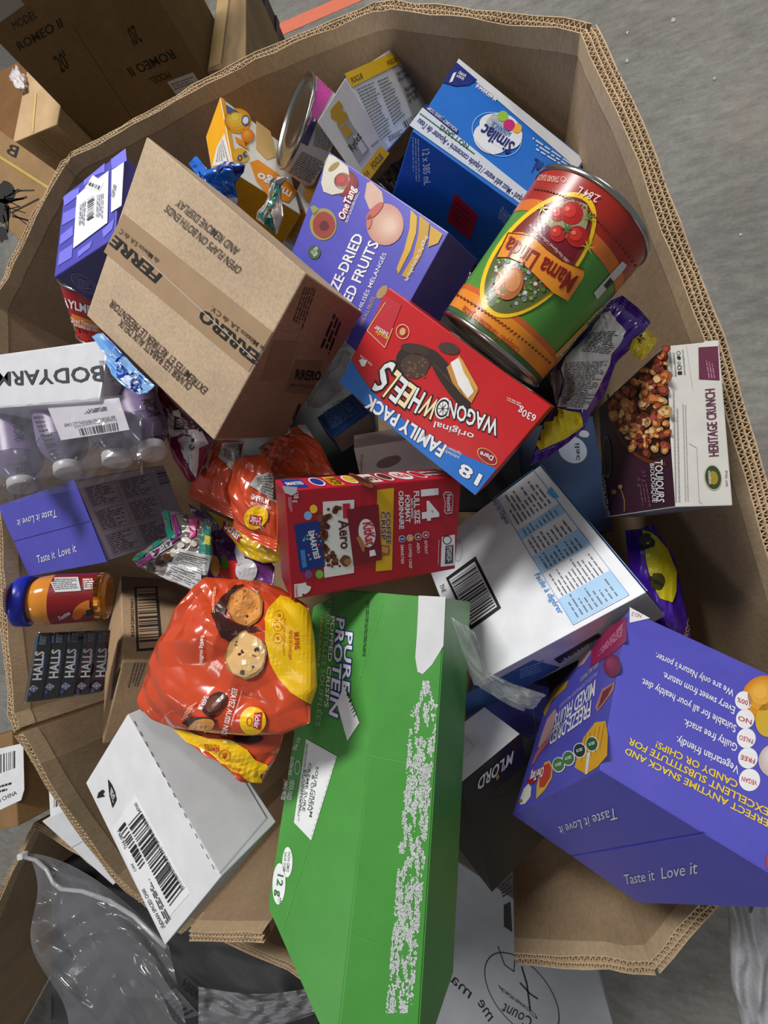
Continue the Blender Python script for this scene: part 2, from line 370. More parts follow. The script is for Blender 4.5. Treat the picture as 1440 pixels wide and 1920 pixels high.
class Bag:
    """a pillow pouch: its outline is four chains of points (left, right: top to bottom; top, bottom: left to right)"""
    def __init__(s, name, label, cat, top, right, bottom, left, zc, T, m, nu=70, nv=70, wr=0.004, sc=5, seed=1, crimp=(0, 0), conv=None, p=0.5, back=0.5, group=None, bumps=(), bodyname='pouch', parent=None):
        cv = (lambda q: [conv(*x) for x in q]) if conv else (lambda q: q)
        top, right, bottom, left = cv(top), cv(right), cv(bottom), cv(left)
        zf = zc if callable(zc) else (lambda u, v: (1 - v) * ((1 - u) * zc[0] + u * zc[1]) + v * ((1 - u) * zc[3] + u * zc[2]))
        def mid(u, v):
            T_, B_, L_, R_ = resample(top, u), resample(bottom, u), resample(left, v), resample(right, v)
            c = (1 - v) * T_ + v * B_ + (1 - u) * L_ + u * R_ - ((1 - u) * (1 - v) * np.asarray(top[0]) + u * (1 - v) * np.asarray(top[-1]) + (1 - u) * v * np.asarray(bottom[0]) + u * v * np.asarray(bottom[-1]))
            return at(c[0], c[1], zf(u, v))
        c0, c1, c2, c3 = mid(.1, .1), mid(.9, .1), mid(.9, .9), mid(.1, .9)
        N = unit(np.cross(c2 - c0, c3 - c1)); ctr = mid(.5, .5)
        if np.dot(N, CAM - ctr) < 0: N = -N
        s.N = N
        def hgt(u, v):
            e = max(0.0, 4 * u * (1 - u)) ** p; a, b = crimp
            vv = min(1, max(0, (v - a) / max(1 - a - b, 1e-6))); e *= max(0.0, 4 * vv * (1 - vv)) ** p
            h = T * e
            for (bu, bv, br, bh) in bumps:
                q = ((u - bu) ** 2 + (v - bv) ** 2) / br ** 2; h += bh * math.exp(-q * 1.5) * e
            w = (crease(u, v, seed, sc) - 0.4) * 0.75
            q = noise.noise(Vector((u * 3, v * 3, seed)))
            h += wr * (w + q) * (0.25 + 0.75 * min(1, e * 1.5))
            if v < a or v > 1 - b: h += 0.0007 * math.sin((v if v < a else 1 - v) * 2 * math.pi / max(a, b, 1e-3) * 4)
            return h, e
        def fr(u, v): h, e = hgt(u, v); return mid(u, v) + N * h
        def bk(u, v): h, e = hgt(u, v); return mid(u, v) - N * (back * T * e + 0.0008 - min(0, h) * 1.0)
        V, Fs = grid_mesh(nu, nv, fr); s.bvh = bvh_of(V, Fs)
        V2, F2 = grid_mesh(nu // 4, nv // 4, bk); b = len(V)
        s.root = parent or thing(name, label, cat, ctr - N * back * T, None, group)
        F3 = [tuple(b + i for i in f[::-1]) for f in F2]
        # close the rim
        def ring(nu, nv, base): 
            g = lambda i, j: base + j * (nu + 1) + i
            return [g(i, 0) for i in range(nu)] + [g(nu, j) for j in range(nv)] + [g(i, nv) for i in range(nu, 0, -1)] + [g(0, j) for j in range(nv, 0, -1)]
        r1, r2 = ring(nu, nv, 0), ring(nu // 4, nv // 4, b); n1, n2 = len(r1), len(r2)
        rim = [(r1[i], r1[(i + 1) % n1], r2[((i + 1) * n2 // n1) % n2], r2[(i * n2 // n1) % n2]) for i in range(n1)]
        rim = [tuple(dict.fromkeys(f)) for f in rim]
        s.body = obj(bodyname, V + V2, list(Fs) + F3 + rim, m, s.root, smooth=True)
        s.conv = conv
    def art(s, name='printed_artwork', conv=None, step=9.0): 
        a = Art(name, s.root, bvh=s.bvh, conv=conv or s.conv, step=step, base=0.0015); a.rough = 0.3; return a
def tube(path, r, n=8):
    V, Fs = [], []; path = [np.asarray(p, float) for p in path]
    for i, p in enumerate(path):
        t = unit(path[min(i + 1, len(path) - 1)] - path[max(i - 1, 0)]); e = unit(np.cross(t, [0.3, 0.5, 0.8])); g = np.cross(t, e)
        rr = r[i] if isinstance(r, (list, tuple)) else r
        V += [p + rr * (math.cos(2 * math.pi * k / n) * e + math.sin(2 * math.pi * k / n) * g) for k in range(n)]
    for i in range(len(path) - 1):
        Fs += [(i * n + k, i * n + (k + 1) % n, (i + 1) * n + (k + 1) % n, (i + 1) * n + k) for k in range(n)]
    Fs += [tuple(range(n))[::-1], tuple((len(path) - 1) * n + k for k in range(n))]
    return V, Fs
def lathe(C, A, prof, n=64, e=None):
    """surface of revolution: prof = (height, radius) list along axis A from C"""
    A = unit(A); e = unit(np.cross(A, [0.2, 0.9, 0.3])) if e is None else e; g = np.cross(A, e); V, Fs = [], []
    for (h, r) in prof: V += [np.asarray(C) + A * h + r * (math.cos(2 * math.pi * k / n) * e + math.sin(2 * math.pi * k / n) * g) for k in range(n)]
    for i in range(len(prof) - 1): Fs += [(i * n + k, i * n + (k + 1) % n, (i + 1) * n + (k + 1) % n, (i + 1) * n + k) for k in range(n)]
    m = len(V); V += V[:n] + V[m - n:m]; Fs += [tuple(m + k for k in range(n))[::-1], tuple(m + n + k for k in range(n))]
    return V, Fs

# ============================================================ setting
fl = obj('floor', [(-6, -6, 0), (6, -6, 0), (6, 6, 0), (-6, 6, 0)], [(0, 1, 2, 3)], mat((137, 135, 130), 0.7, 'concrete'), kind='structure')
fl['label'] = 'worn grey concrete warehouse floor'
def floor_strip(name, label, q, col):
    P = [at(u, v, 0.0) for u, v in q]; V = [p + np.array([0, 0, 0.0004]) for p in P] + [p + np.array([0, 0, 0.0016]) for p in P]; n = len(P)
    o = obj(name, V, [list(range(n))[::-1], [n + i for i in range(n)]] + [[i, (i + 1) % n, n + (i + 1) % n, n + i] for i in range(n)], mat(col, 0.6))
    o['label'] = label; o['category'] = 'floor marking'; return o
floor_strip('floor_marking', 'faded orange line painted on the concrete behind the bin', [(470, 68), (470, 92), (700, -8), (700, -32)], (232, 128, 100))
for i, (u, v, r) in enumerate([(1176, 62, 3), (1388, 440, 2.4), (1262, 38, 4), (1175, 115, 3.2), (1339, 148, 2.2)]):
    c = at(u, v, 0.001); s = 0.0018 * r
    V = [c + np.array([s * math.cos(t) * RND.uniform(.6, 1.2), s * 1.6 * math.sin(t) * RND.uniform(.5, 1.1), 0]) for t in [k * math.pi / 4 for k in range(8)]]
    V2 = [p + np.array([0, 0, .002]) for p in V]
    f = obj('paint_fleck', V + V2, [list(range(8))[::-1], list(range(8, 16))] + [[k, (k + 1) % 8, 8 + (k + 1) % 8, 8 + k] for k in range(8)], mat((190, 188, 178), 0.8), fl)

# ============================================================ the octagonal board bin
BINC = card((164, 140, 112)); BIND = card((150, 126, 98))
RIM = {
 'north': [(133, 292, .82), (160, 277, .82), (273, 217, .82), (360, 167, .82), (480, 105, .82), (590, 60, .82), (667, 28, .82), (702, 13, .82)],
 'northeast': [(702, 13, .82), (738, 9, .82), (850, 22, .82), (1000, 38, .82), (1103, 53, .82)],
 'east': [(1103, 53, .82), (1122, 92, .82), (1171, 195, .815), (1214, 299, .81), (1258, 425, .80), (1296, 520, .79), (1341, 637, .78), (1378, 768, .765), (1431, 945, .745), (1500, 1180, .70), (1560, 1400, .64)],
 'southeast': [(1560, 1400, .64), (1440, 1560, .61), (1335, 1690, .59), (1226, 1816, .575)],
 'south': [(1226, 1816, .575), (1183, 1816, .575), (1141, 1808, .575), (1050, 1802, .575), (967, 1796, .575)],
 'south_stub': [(494, 1758, .59), (430, 1757, .59), (355, 1754, .59)],
 'southwest': [(345, 1748, .59), (300, 1716, .62), (268, 1693, .65), (214, 1643, .69), (165, 1580, .73), (113, 1507, .77), (70, 1435, .80), (34, 1376, .82)],
 'west': [(30, 1370, .82), (21, 1340, .82), (14, 1252, .82), (5, 1172, .82), (1, 1064, .82), (-8, 900, .82), (-14, 700, .82), (-16, 572, .82)],
 'northwest': [(-16, 572, .82), (10, 518, .82), (33, 467, .82), (83, 370, .82), (118, 306, .82), (133, 292, .82)],
}
cen = at(700, 960, 0.0)
bin_root = thing('cardboard_bin', 'large open octagonal cardboard bin full of boxed and bagged groceries', 'bin', (cen[0], cen[1], 0.0))
WT = 0.016
def outward(P):
    """per-vertex outward horizontal normals of a rim chain"""
    o = []
    for i in range(len(P)):
        d = P[min(i + 1, len(P) - 1)] - P[max(i - 1, 0)]; n = unit([d[1], -d[0], 0])
        if np.dot(n, P[i] - np.array([cen[0], cen[1], P[i][2]])) < 0: n = -n
        o.append(n)
    return o
def board_wall(chain, root, zbot=0.02, wt=WT, layers=2, m=None, dark=None, seed=0, lift=0.0):
    m = m or BINC; r = random.Random(seed)
    P = []
    for i in range(len(chain) - 1):
        a, b = at(*chain[i]), at(*chain[i + 1]); k = max(2, int(np.linalg.norm(b - a) / 0.035))
        P += [a + (b - a) * j / k for j in range(k)]
    P.append(at(*chain[-1])); P = [p + np.array([0, 0, r.uniform(-.0012, .0012)]) for p in P]; N = outward(P); n = len(P)
    V, Fs = [], []
    for p, q in zip(P, N):
        V += [p - q * wt / 2 - [0, 0, .024], p + q * wt / 2 - [0, 0, .024], p + q * wt / 2 * 1.0 + [0, 0, zbot - p[2]], p - q * wt / 2 + [0, 0, zbot - p[2]]]
    for i in range(n - 1): Fs += [[4 * i + k, 4 * i + (k + 1) % 4, 4 * i + 4 + (k + 1) % 4, 4 * i + 4 + k] for k in range(4)]
    Fs += [[3, 2, 1, 0], [4 * n - 4, 4 * n - 3, 4 * n - 2, 4 * n - 1]]
    panel = obj('wall_panel', V, Fs, m, root)
    # exposed edge: liners and flutes
    V, Fs = [], []; th = 0.0015
    def sheet(off0, jag):
        b = len(V)
        for p, q in zip(P, N):
            c = p + q * off0; zz = r.uniform(-jag, jag)
            V.extend([c - q * th / 2 - [0, 0, .026], c - q * th / 2 + [0, 0, zz], c + q * th / 2 + [0, 0, zz], c + q * th / 2 - [0, 0, .026]])
        for i in range(n - 1): Fs.extend([[b + 4 * i + k, b + 4 * i + k + 1, b + 4 * i + 5 + k, b + 4 * i + 4 + k] for k in range(3)])
    offs = [-wt / 2 + wt * k / layers for k in range(layers + 1)]
    for k, o in enumerate(offs): sheet(o - (0.0003 if k == 0 else 0), 0.0018)
    S = [0]
    for i in range(1, n): S.append(S[-1] + np.linalg.norm(P[i] - P[i - 1]))
    pitch = 0.0088
    def atS(x):
        for i in range(1, n):
            if x <= S[i]: t = (x - S[i - 1]) / (S[i] - S[i - 1]); return P[i - 1] + (P[i] - P[i - 1]) * t, N[i - 1]
        return P[-1], N[-1]
    for k in range(layers):
        x = r.uniform(0, pitch); j = 0; prev = None
        while x < S[-1]:
            c, q = atS(x); o = c + q * (offs[k] if j % 2 == 0 else offs[k + 1]); zz = r.uniform(-.0015, .0005); b = len(V)
            tg = np.array([-q[1], q[0], 0]) * .00065
            V.extend([o - tg - [0, 0, .026], o - tg + [0, 0, zz], o + tg + [0, 0, zz], o + tg - [0, 0, .026]])
            if prev is not None: Fs.extend([[prev + e, b + e, b + e + 1, prev + e + 1] for e in range(3)])
            prev = b; x += pitch / 2 * r.uniform(.85, 1.15); j += 1
    obj('corrugated_edge', V, Fs, card((190, 166, 134)), root)
    return panel
for i, (k, ch) in enumerate(RIM.items()):
    board_wall(ch, bin_root, seed=i, layers=3 if k in ('east',) else 2, wt=0.021 if k == 'east' else WT)
# vertical fold lines pressed into the board
def fold(u, v, z, depth, w=0.0045):
    p = at(u, v, z); d = unit(np.array([cen[0], cen[1], 0]) - np.array([p[0], p[1], 0])); t = np.array([-d[1], d[0], 0]); p = p + d * (WT / 2 + .0003)
    V = [p - t * w, p + d * 0.0032, p + t * w]; V += [x - np.array([0, 0, depth]) for x in V]
    obj('fold_ridge', V, [(0, 1, 4, 3), (1, 2, 5, 4)], BINC, bin_root)
for (u, v) in ((667, 29), (703, 16), (738, 12)): fold(u, v, .808, .5)
for (u, v) in ((1143, 1800), (1180, 1806), (1216, 1806)): fold(u, v, .555, .3)
bp = [at(*c) for ch in RIM.values() for c in (ch[0], ch[len(ch) // 2])]
base = [np.array([p[0], p[1], 0.021]) for p in bp]
ang = sorted(base, key=lambda p: math.atan2(p[1] - cen[1], p[0] - cen[0]))
obj('bottom_panel', ang, [list(range(len(ang)))], BIND, bin_root)
# second board lining the far-left corner

# ============================================================ cartons standing behind the bin
def hbox(name, label, cat, P, Q, depth, ztop, zbot, m, bev=0.003, group=None, away=True):
    """upright carton: front top edge from pixel P to pixel Q at height ztop, going back by depth"""
    p, q = at(*P, ztop), at(*Q, ztop); a = q - p; L = np.linalg.norm(a); a = a / L; n = unit([-a[1], a[0], 0])
    if (np.dot(n, p) < 0) == away: n = -n
    V, Fs = cuboid(p, a * L, n * depth, np.array([0, 0, zbot - ztop])); V2, F2, _ = bevelled(V, Fs, bev)
    r = thing(name, label, cat, (p + q) / 2 + n * depth / 2 + np.array([0, 0, zbot - ztop]), (a, n, np.cross(a, n)), group)
    obj('carton_body', V2, F2, m, r)
    return r, p, q, n, a

def pbox(name, label, cat, O, a, b, h, m, bev=0.003):
    """upright carton from its top corner O, two horizontal edge vectors and its height"""
    O, a, b = map(np.asarray, (O, a, b)); V, Fs = cuboid(O, a, b, np.array([0, 0, -h])); V2, F2, _ = bevelled(V, Fs, bev)
    r = thing(name, label, cat, O + (a + b) / 2 - [0, 0, h], (unit(a), unit([-unit(a)[1], unit(a)[0], 0]), (0, 0, 1))); obj('carton_body', V2, F2, m, r); return r
INK = (26, 22, 18)
# tall carton with printed model name, seen on its side wall
d0 = unit(np.r_[(at(117, 45, .5) - at(32, 90, .5))[:2], 0]); eR = at(387, 144, .55)
nR = unit([-d0[1], d0[0], 0]); nR = nR if np.dot(nR, eR) > 0 else -nR
eL = onplane(115, 201, eR, nR); Lr = np.linalg.norm((eR - eL)[:2]); dd = unit(np.r_[(eL - eR)[:2], 0]); zA = eL[2]
top_r = 1.05; pR = np.array([eR[0], eR[1], top_r])
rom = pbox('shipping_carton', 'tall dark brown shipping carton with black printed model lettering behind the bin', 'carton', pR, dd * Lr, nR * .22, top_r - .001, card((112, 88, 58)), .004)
kr = K(0, 0, 1 / 3)
A = Art('printed_artwork', rom, plane=(pR, nR), conv=kr)
A.text('ROMEO II', (112, 285), (355, 150), (90, 240), INK, bold=.03)
A.text('MODEL', (82, 168), (212, 96), (62, 126), INK, bold=0)
A.text("20'", (345, 408), (403, 375), (295, 320), INK, bold=.02)
A.text("20'", (752, 140), (700, 165), (805, 232), INK, bold=.02)
A.text('ROMEO II', (962, 278), (712, 385), (992, 325), INK, bold=.03)
A.text('MODEL', (945, 398), (835, 440), (968, 435), INK, bold=0)
A.line((400, 130), (820, 790), 4, (88, 68, 42)); A.build()
A = Art('paper_label', rom, plane=(pR, nR), conv=kr, base=.0006)
A.poly([(940, 460), (1085, 405), (1150, 500), (1010, 560)], (176, 172, 166)); A.fine([(960, 470), (1085, 425), (1110, 460), (985, 510)], 3, (110, 106, 100)); A.build()
A = Art('paper_label', rom, plane=(pR, nR), conv=kr, base=.0006)
A.poly([(-60, -30), (95, -30), (140, 25), (0, 125), (-60, 100)], (150, 146, 140)); A.build()
# carton with pale tape to its right
def prism(name, label, cat, P, h, m, bev=.003):
    P = [np.asarray(q, float) for q in P]; n = len(P); V = P + [q - np.array([0, 0, h]) for q in P]
    V2, F2, _ = bevelled(V, [list(range(n)), list(range(n, 2 * n))[::-1]] + [[i, (i + 1) % n, n + (i + 1) % n, n + i] for i in range(n)], bev)
    r = thing(name, label, cat, sum(P) / n - [0, 0, h]); obj('carton_body', V2, F2, m, r); return r
zD = .56; q0 = np.array([eR[0], eR[1], zD]) - dd * .012; q3 = q0 + nR * .42
PD = [q0, at(461, 118, zD), at(461, -70, zD), q3]
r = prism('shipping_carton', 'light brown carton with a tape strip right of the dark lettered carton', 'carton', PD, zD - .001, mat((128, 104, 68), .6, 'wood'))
V, Fs = cuboid(q0 - dd * .004 + nR * .01, -dd * .045, nR * .38, np.array([0, 0, .0008])); obj('packing_tape', V, Fs, mat((164, 138, 92), .4), r)
V, Fs = cuboid(q0 - dd * .051 + nR * .01, -dd * .004, nR * .37, np.array([0, 0, .0006])); obj('board_joint', V, Fs, mat((92, 72, 44), .7), r)
# black plastic crate beyond it
PC = [at(452, 112, .30), at(487, 98, .30), at(487, -40, .30), at(452, -40, .30)]
r = prism('plastic_crate', 'black plastic crate standing on the floor behind the cartons', 'crate', PC, .299, mat((34, 35, 38), .5))
for k in range(3):
    V, Fs = cuboid(PC[1] + np.array([.0, 0, -.03 - k * .08]), PC[2] - PC[1], np.array([.006, 0, 0]), np.array([0, 0, -.025])); obj('rib', V, Fs, mat((46, 47, 51), .5), r)
# small strapped carton in the far left corner
cA = at(111, 231, zA); f_ = np.dot(cA - eL, nR); oA = np.array([eL[0], eL[1], zA]) + dd * .008 + nR * f_
wA = np.dot(at(24, 266, zA) - oA, dd)
r = pbox('shipping_carton', 'small tan carton with a yellow strap next to the lettered carton', 'carton', oA, dd * wA, nR * .42, zA - .001, card((190, 160, 122)))
A = Art('strap', r, plane=(oA, (0, 0, 1)), base=.001); A.line((62, 248), (68, 175), 3.2, (206, 184, 110)); A.build()
A = Art('strap', r, plane=(oA, -nR), base=.001); A.line((63, 252), (112, 296), 3.2, (176, 156, 90)); A.build()
def crumple(name, label, cat, pts, z, r, m, seed):
    V, Fs = [], []
    bm = bmesh.new(); bmesh.ops.create_icosphere(bm, subdivisions=4, radius=1)
    ax = at(*pts[0], z), at(*pts[1], z); c = (ax[0] + ax[1]) / 2; L = (ax[1] - ax[0]) / 2; e = unit(L); g = np.array([-e[1], e[0], 0]); h = np.linalg.norm(L)
    for v in bm.verts:
        k = 1 + .55 * noise.noise(v.co * 2.1 + Vector((seed, 0, 0))) + .25 * noise.noise(v.co * 5 + Vector((0, seed, 0)))
        V.append(c + e * v.co.x * h * k + g * v.co.y * r * k + np.array([0, 0, 1]) * max(.001, v.co.z * r * .7 * k + r * .45))
    bm.verts.index_update(); Fs = [[v.index for v in f.verts] for f in bm.faces]; bm.free()
    t = thing(name, label, cat, c); obj('plastic_wad', V, Fs, m, t, smooth=True); return t
crumple('plastic_scrap', 'crumpled white plastic scrap lying on the small strapped carton', 'scrap', ((34, 140), (50, 172)), zA, .024, mat((214, 206, 208), .3, 'film'), 3)
# dark carton beyond the small one
oE = oA + dd * (wA + .012); oE[2] = zA - .03
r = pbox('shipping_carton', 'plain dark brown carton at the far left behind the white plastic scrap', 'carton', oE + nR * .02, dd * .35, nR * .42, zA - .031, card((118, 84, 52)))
# large carton with black leaf drawing, far left
zB = .74; b0, b1 = at(150, 352, zB), at(-40, 216, zB); eB = unit(b1 - b0); tB = np.array([-eB[1], eB[0], 0]); tB = tB if np.dot(tB, at(-60, 420, zB) - b0) > 0 else -tB
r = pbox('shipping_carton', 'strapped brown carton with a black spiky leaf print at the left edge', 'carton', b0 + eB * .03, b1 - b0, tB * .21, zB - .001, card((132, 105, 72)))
A = Art('printed_artwork', r, plane=(b0, (0, 0, 1)))
A.text('B', (30, 296), (12, 288), (36, 276), INK, bold=.03); A.build(); A = Art('leaf_print', r, plane=(b0, (0, 0, 1)))
A.dot((12, 362), 20, INK, 2, 14, 1.2, .2, 4); A.dot((6, 395), 14, INK, 2, 12, 1.5, .2, 5)
for k in range(16):
    t = RND.uniform(-.6, 1.7); l = RND.uniform(28, 62); x, y = 14 + RND.uniform(-8, 12), 360 + RND.uniform(-6, 46); A.line((x, y), (x + l * math.cos(t), y + l * math.sin(t)), RND.uniform(1.6, 3.2), INK)
A.dot((4, 440), 12, INK, 2, 12, 1.3, .25, 8); A.build()
A = Art('strap', r, plane=(b0, (0, 0, 1)), base=.001); A.line((-20, 282), (128, 376), 5, (170, 148, 70)); A.build()

# ============================================================ things outside the near side of the bin
# second open carton, bottom left
r2 = thing('open_carton', 'open brown carton with frayed corrugated rim holding clear plastic bags', 'carton', at(300, 1850, 0))
_c = cen; cen = at(300, 2100, 0)
board_wall([(-420, 2500, .44), (-60, 1830, .44), (12, 1650, .44), (66, 1546, .44)], r2, seed=21, wt=.014)
board_wall([(66, 1546, .44), (150, 1600, .44), (232, 1660, .44), (330, 1716, .44), (450, 1774, .44), (540, 1812, .44), (640, 1880, .44)], r2, seed=22, wt=.014)
cen = _c
V = [at(-60, 1830, .02), at(66, 1546, .02), at(640, 1880, .02), at(600, 2400, .02), at(-60, 2400, .02)]
V = [np.array([*(at(-60, 1830, .44)[:2]), .02]), np.array([*(at(66, 1546, .44)[:2]), .02]), np.array([*(at(640, 1880, .44)[:2]), .02]), np.array([at(640, 1880, .44)[0], -1.5, .02]), np.array([at(-420, 2500, .44)[0], -1.7, .02])]
obj('bottom_panel', V, [[0, 1, 2, 3, 4]], BIND, r2)
# brown carton with a white shipping label at the left edge
r, p, q, n, a = hbox('shipping_carton', 'brown carton with white barcode labels at the lower left edge', 'carton', (-60, 1395), (22, 1372), .24, .55, .001, card((140, 110, 74)))
A = Art('paper_label', r, plane=(p, (0, 0, 1)), base=.0006)
A.poly([(-20, 1408), (44, 1393), (46, 1480), (40, 1500), (-20, 1528)], WHITE); A.bars([(-6, 1416), (34, 1406), (34, 1438), (-6, 1452)], 14)
A.text('MADE IN CHINA', (-30, 1518), (33, 1489), (-32, 1511), BLACK, bold=.01); A.fine([(-18, 1476), (24, 1464), (24, 1482), (-18, 1494)], 2, (40, 40, 40), h=.45); A.build(); A = Art('paper_label', r, plane=(p, (0, 0, 1)), base=.0006)
A.poly([(92, 1480), (122, 1470), (122, 1520), (95, 1532)], WHITE); A.bars([(102, 1490), (118, 1485), (118, 1508), (102, 1514)], 8); A.build()
# white flat carton between the two
q4 = [(78, 1540), (128, 1512), (232, 1640), (212, 1660)]
P = [at(u, v, .49 - .0001 * (v - 1540)) for u, v in q4]; nn = unit(np.cross(P[1] - P[0], P[3] - P[0])); nn = nn if nn[2] > 0 else -nn
V = P + [x - nn * .03 for x in P]; V2, F2, _ = bevelled(V, [(0, 1, 2, 3), (7, 6, 5, 4), (0, 4, 5, 1), (1, 5, 6, 2), (2, 6, 7, 3), (3, 7, 4, 0)], .002)
wf = thing('flat_carton', 'white flat carton wedged between the bin and the open carton', 'carton', sum(P) / 4 - nn * .03); obj('carton_body', V2, F2, mat((214, 216, 220), .5), wf)
A = Art('fold_line', wf, plane=(P[0], nn)); A.line((132, 1590), (165, 1572), 1.6, (170, 172, 176)); A.build()
# white carton with circled count on the floor in front
zt = .26
q4 = [(700, 2100), (835, 1600), (1112, 1786), (1172, 2000)]
P = [at(u, v, zt) for u, v in q4]; V = P + [x - np.array([0, 0, zt - .001]) for x in P]
V2, F2, _ = bevelled(V, [(0, 1, 2, 3), (7, 6, 5, 4), (0, 4, 5, 1), (1, 5, 6, 2), (2, 6, 7, 3), (3, 7, 4, 0)], .004)
wc = thing('white_carton', 'white carton with circled handwritten count standing in front of the bin', 'carton', sum(P) / 4 - [0, 0, zt - .001]); obj('carton_body', V2, F2, mat((150, 153, 158), .55), wc)
k8 = K(780, 1620, 460 / 1440)
A = Art('printed_artwork', wc, plane=(P[0], (0, 0, 1)), conv=k8)
A.ring((615, 760), (800, 1000), (745, 665), .025, INK, n=48)
A.text('Quantité', (700, 875), (480, 705), (722, 920), (40, 42, 46), bold=.01); A.text('Count', (690, 905), (520, 815), (660, 965), (40, 42, 46), bold=.01)
A.path([(480, 480), (520, 590), (575, 630), (580, 560)], 5, INK, 3); A.path([(620, 600), (650, 700), (670, 850)], 9, INK, 3); A.path([(610, 695), (670, 760), (715, 790)], 8, INK, 3)
A.text('me', (425, 925), (360, 815), (470, 880), INK, bold=.0); A.text('ma', (310, 790), (200, 685), (340, 735), INK, bold=.0)
A.poly([(515, 240), (555, 220), (565, 400), (515, 365)], INK); A.fine([(490, 130), (560, 60), (580, 160), (510, 200)], 4, INK); A.build()
# hanging grey cloth at the right edge
def clo(u, v):
    x = 1352 + 150 * u + 6 * math.sin(9 * v) + 4 * v * 10; y = 1662 + 320 * v
    p = at(x + (10 if u == 0 else 0), y, .50 - .10 * v); w = math.sin(u * 26 + 2 * noise.noise(Vector((u * 3, v * 4, 2)))) * .006 + noise.noise(Vector((u * 6, v * 7, 5))) * .012
    return p + np.array([-.3, -.4, .9]) * (w + .03 * math.sin(math.pi * min(1, u * 1.5)))
V, Fs = grid_mesh(90, 90, clo); V2 = [v - np.array([-.02, 0, .05]) for v in V]; b = len(V)
g = thing('grey_cloth', 'light grey cloth with long folds hanging beside the purple box at lower right', 'cloth', at(1400, 1800, .30))
N = 91; edge = [i for i in range(N)] + [j * N + N - 1 for j in range(1, N)] + [(N - 1) * N + i for i in range(N - 2, -1, -1)] + [j * N for j in range(N - 2, 0, -1)]
obj('folded_fabric', V + V2, list(Fs) + [tuple(b + i for i in f[::-1]) for f in Fs] + [(edge[i], edge[(i + 1) % len(edge)], b + edge[(i + 1) % len(edge)], b + edge[i]) for i in range(len(edge))], mat((176, 176, 180), .8, 'cloth'), g, smooth=True)

# ============================================================ boxed goods in the bin
c2 = K(360, 60, 1 / 3); c3 = K(740, 80, .34722); c5 = K(80, 240, .43056); c6 = K(600, 500, .44444); c7 = K(960, 520, .35424); c8 = K(0, 640, .29167)
d1 = K(240, 760, 1 / 3); d2 = K(500, 840, .27778); d3 = K(760, 860, .375); d4 = K(0, 1040, .23611); d5 = K(220, 1060, .30556); d6 = K(0, 1320, .38889); d7 = K(460, 1080, .43768); d8 = K(820, 1120, .43056)
e2 = K(0, 240, .22923); g1 = K(560, 640, .20833); g2 = K(680, 260, .19444); g3 = K(340, 160, .20833); g4 = K(160, 600, .19444); g5 = K(980, 540, .19444); g6 = K(860, 1300, .20833)
def qdata(O, a, b, c, z, conv=None):
    """box data from three pixels with heights: corner, end of the a edge, end of the b edge"""
    if conv: O, a, b = conv(*O), conv(*a), conv(*b)
    o, p, q = at(*O, z[0]), at(*a, z[1]), at(*b, z[2]); A_, B_ = p - o, q - o; la = np.linalg.norm(A_); ua = A_ / la; B_ = B_ - ua * np.dot(B_, ua)
    return (o, ua, unit(B_), np.zeros(3) + 1, (la, np.linalg.norm(B_), c))
PUR = (84, 82, 186); GOLD = (226, 190, 40); RED = (206, 30, 36); LBL = (232, 233, 236)
FRG = 'purple freeze-dried fruit boxes'

# ---- big plain carton with sealing tape
F = Box('ferrero', 'taped_carton', 'big plain brown carton sealed with printed tape on top of the heap', 'carton', {'all': card((190, 167, 140)), 'x0': card((152, 124, 100))}, bev=.002)  # x0 end coloured darker for its shadow side, same board
A = F.art('top', conv=c5); INK2 = (58, 44, 40)
A.text('OPEN FLAPS ON BOTH ENDS', (872, 612), (548, 333), (848, 638), INK2, bold=.01); A.text('AND REMOVE DISPLAY', (862, 528), (598, 308), (838, 556), INK2, bold=.01)
A.build(); A = F.art('top', conv=c5); A.text('OUVRIR LES RABATS AUX DEUX', (655, 1118), (345, 830), (635, 1145), INK2, bold=.01); A.text('EXTRÉMITÉS ET RETIRER LE PRÉSENTOIR', (722, 1135), (305, 745), (700, 1160), INK2, bold=.01); A.build()
tp = F.slab('packing_tape', 'top', [(352, 372), (1002, 888), (898, 1062), (268, 540)], .0006, mat((166, 139, 110), .25), conv=c5)
A = F.art('top', 'tape_print_highlight', c5, .0009)
A.text('FERRERO', (980, 1012), (705, 788), (948, 1050), BLACK, bold=.06); A.text('FERRE', (522, 640), (322, 470), (490, 674), BLACK, bold=.06)
A.text('de México S.A. de C.V.', (978, 962), (742, 775), (965, 980), INK2, bold=.01); A.text('de México S.A. de C', (512, 575), (345, 440), (500, 592), INK2, bold=.01)
A.line((440, 560), (930, 1010), 3, (206, 192, 180), 4); A.build(tp)  # the pale line paints the highlight along the flap seam
A = F.art('x0', 'printed_artwork', c5)
A.poly([(1052, 1150), (1100, 1010), (1225, 1015), (1165, 1160)], (128, 98, 74)); A.poly([(945, 1100), (1005, 925), (1110, 930), (1060, 1100)], (136, 104, 80))
A.text('RRERO', (1098, 1092), (1205, 1098), (1104, 1050), BLACK, 3, bold=.06); A.text('éxico S.A. de C.V.', (1072, 1122), (1180, 1132), (1076, 1106), INK2, 3, bold=0)
A.fine([(1190, 700), (1130, 880), (1075, 860), (1135, 690)], 5, INK2, h=.35); A.fine([(1300, 850), (1250, 990), (1200, 960), (1265, 800)], 3, BLACK, h=.5, words=3); A.line((1120, 1200), (1090, 1275), 12, INK2); A.build()

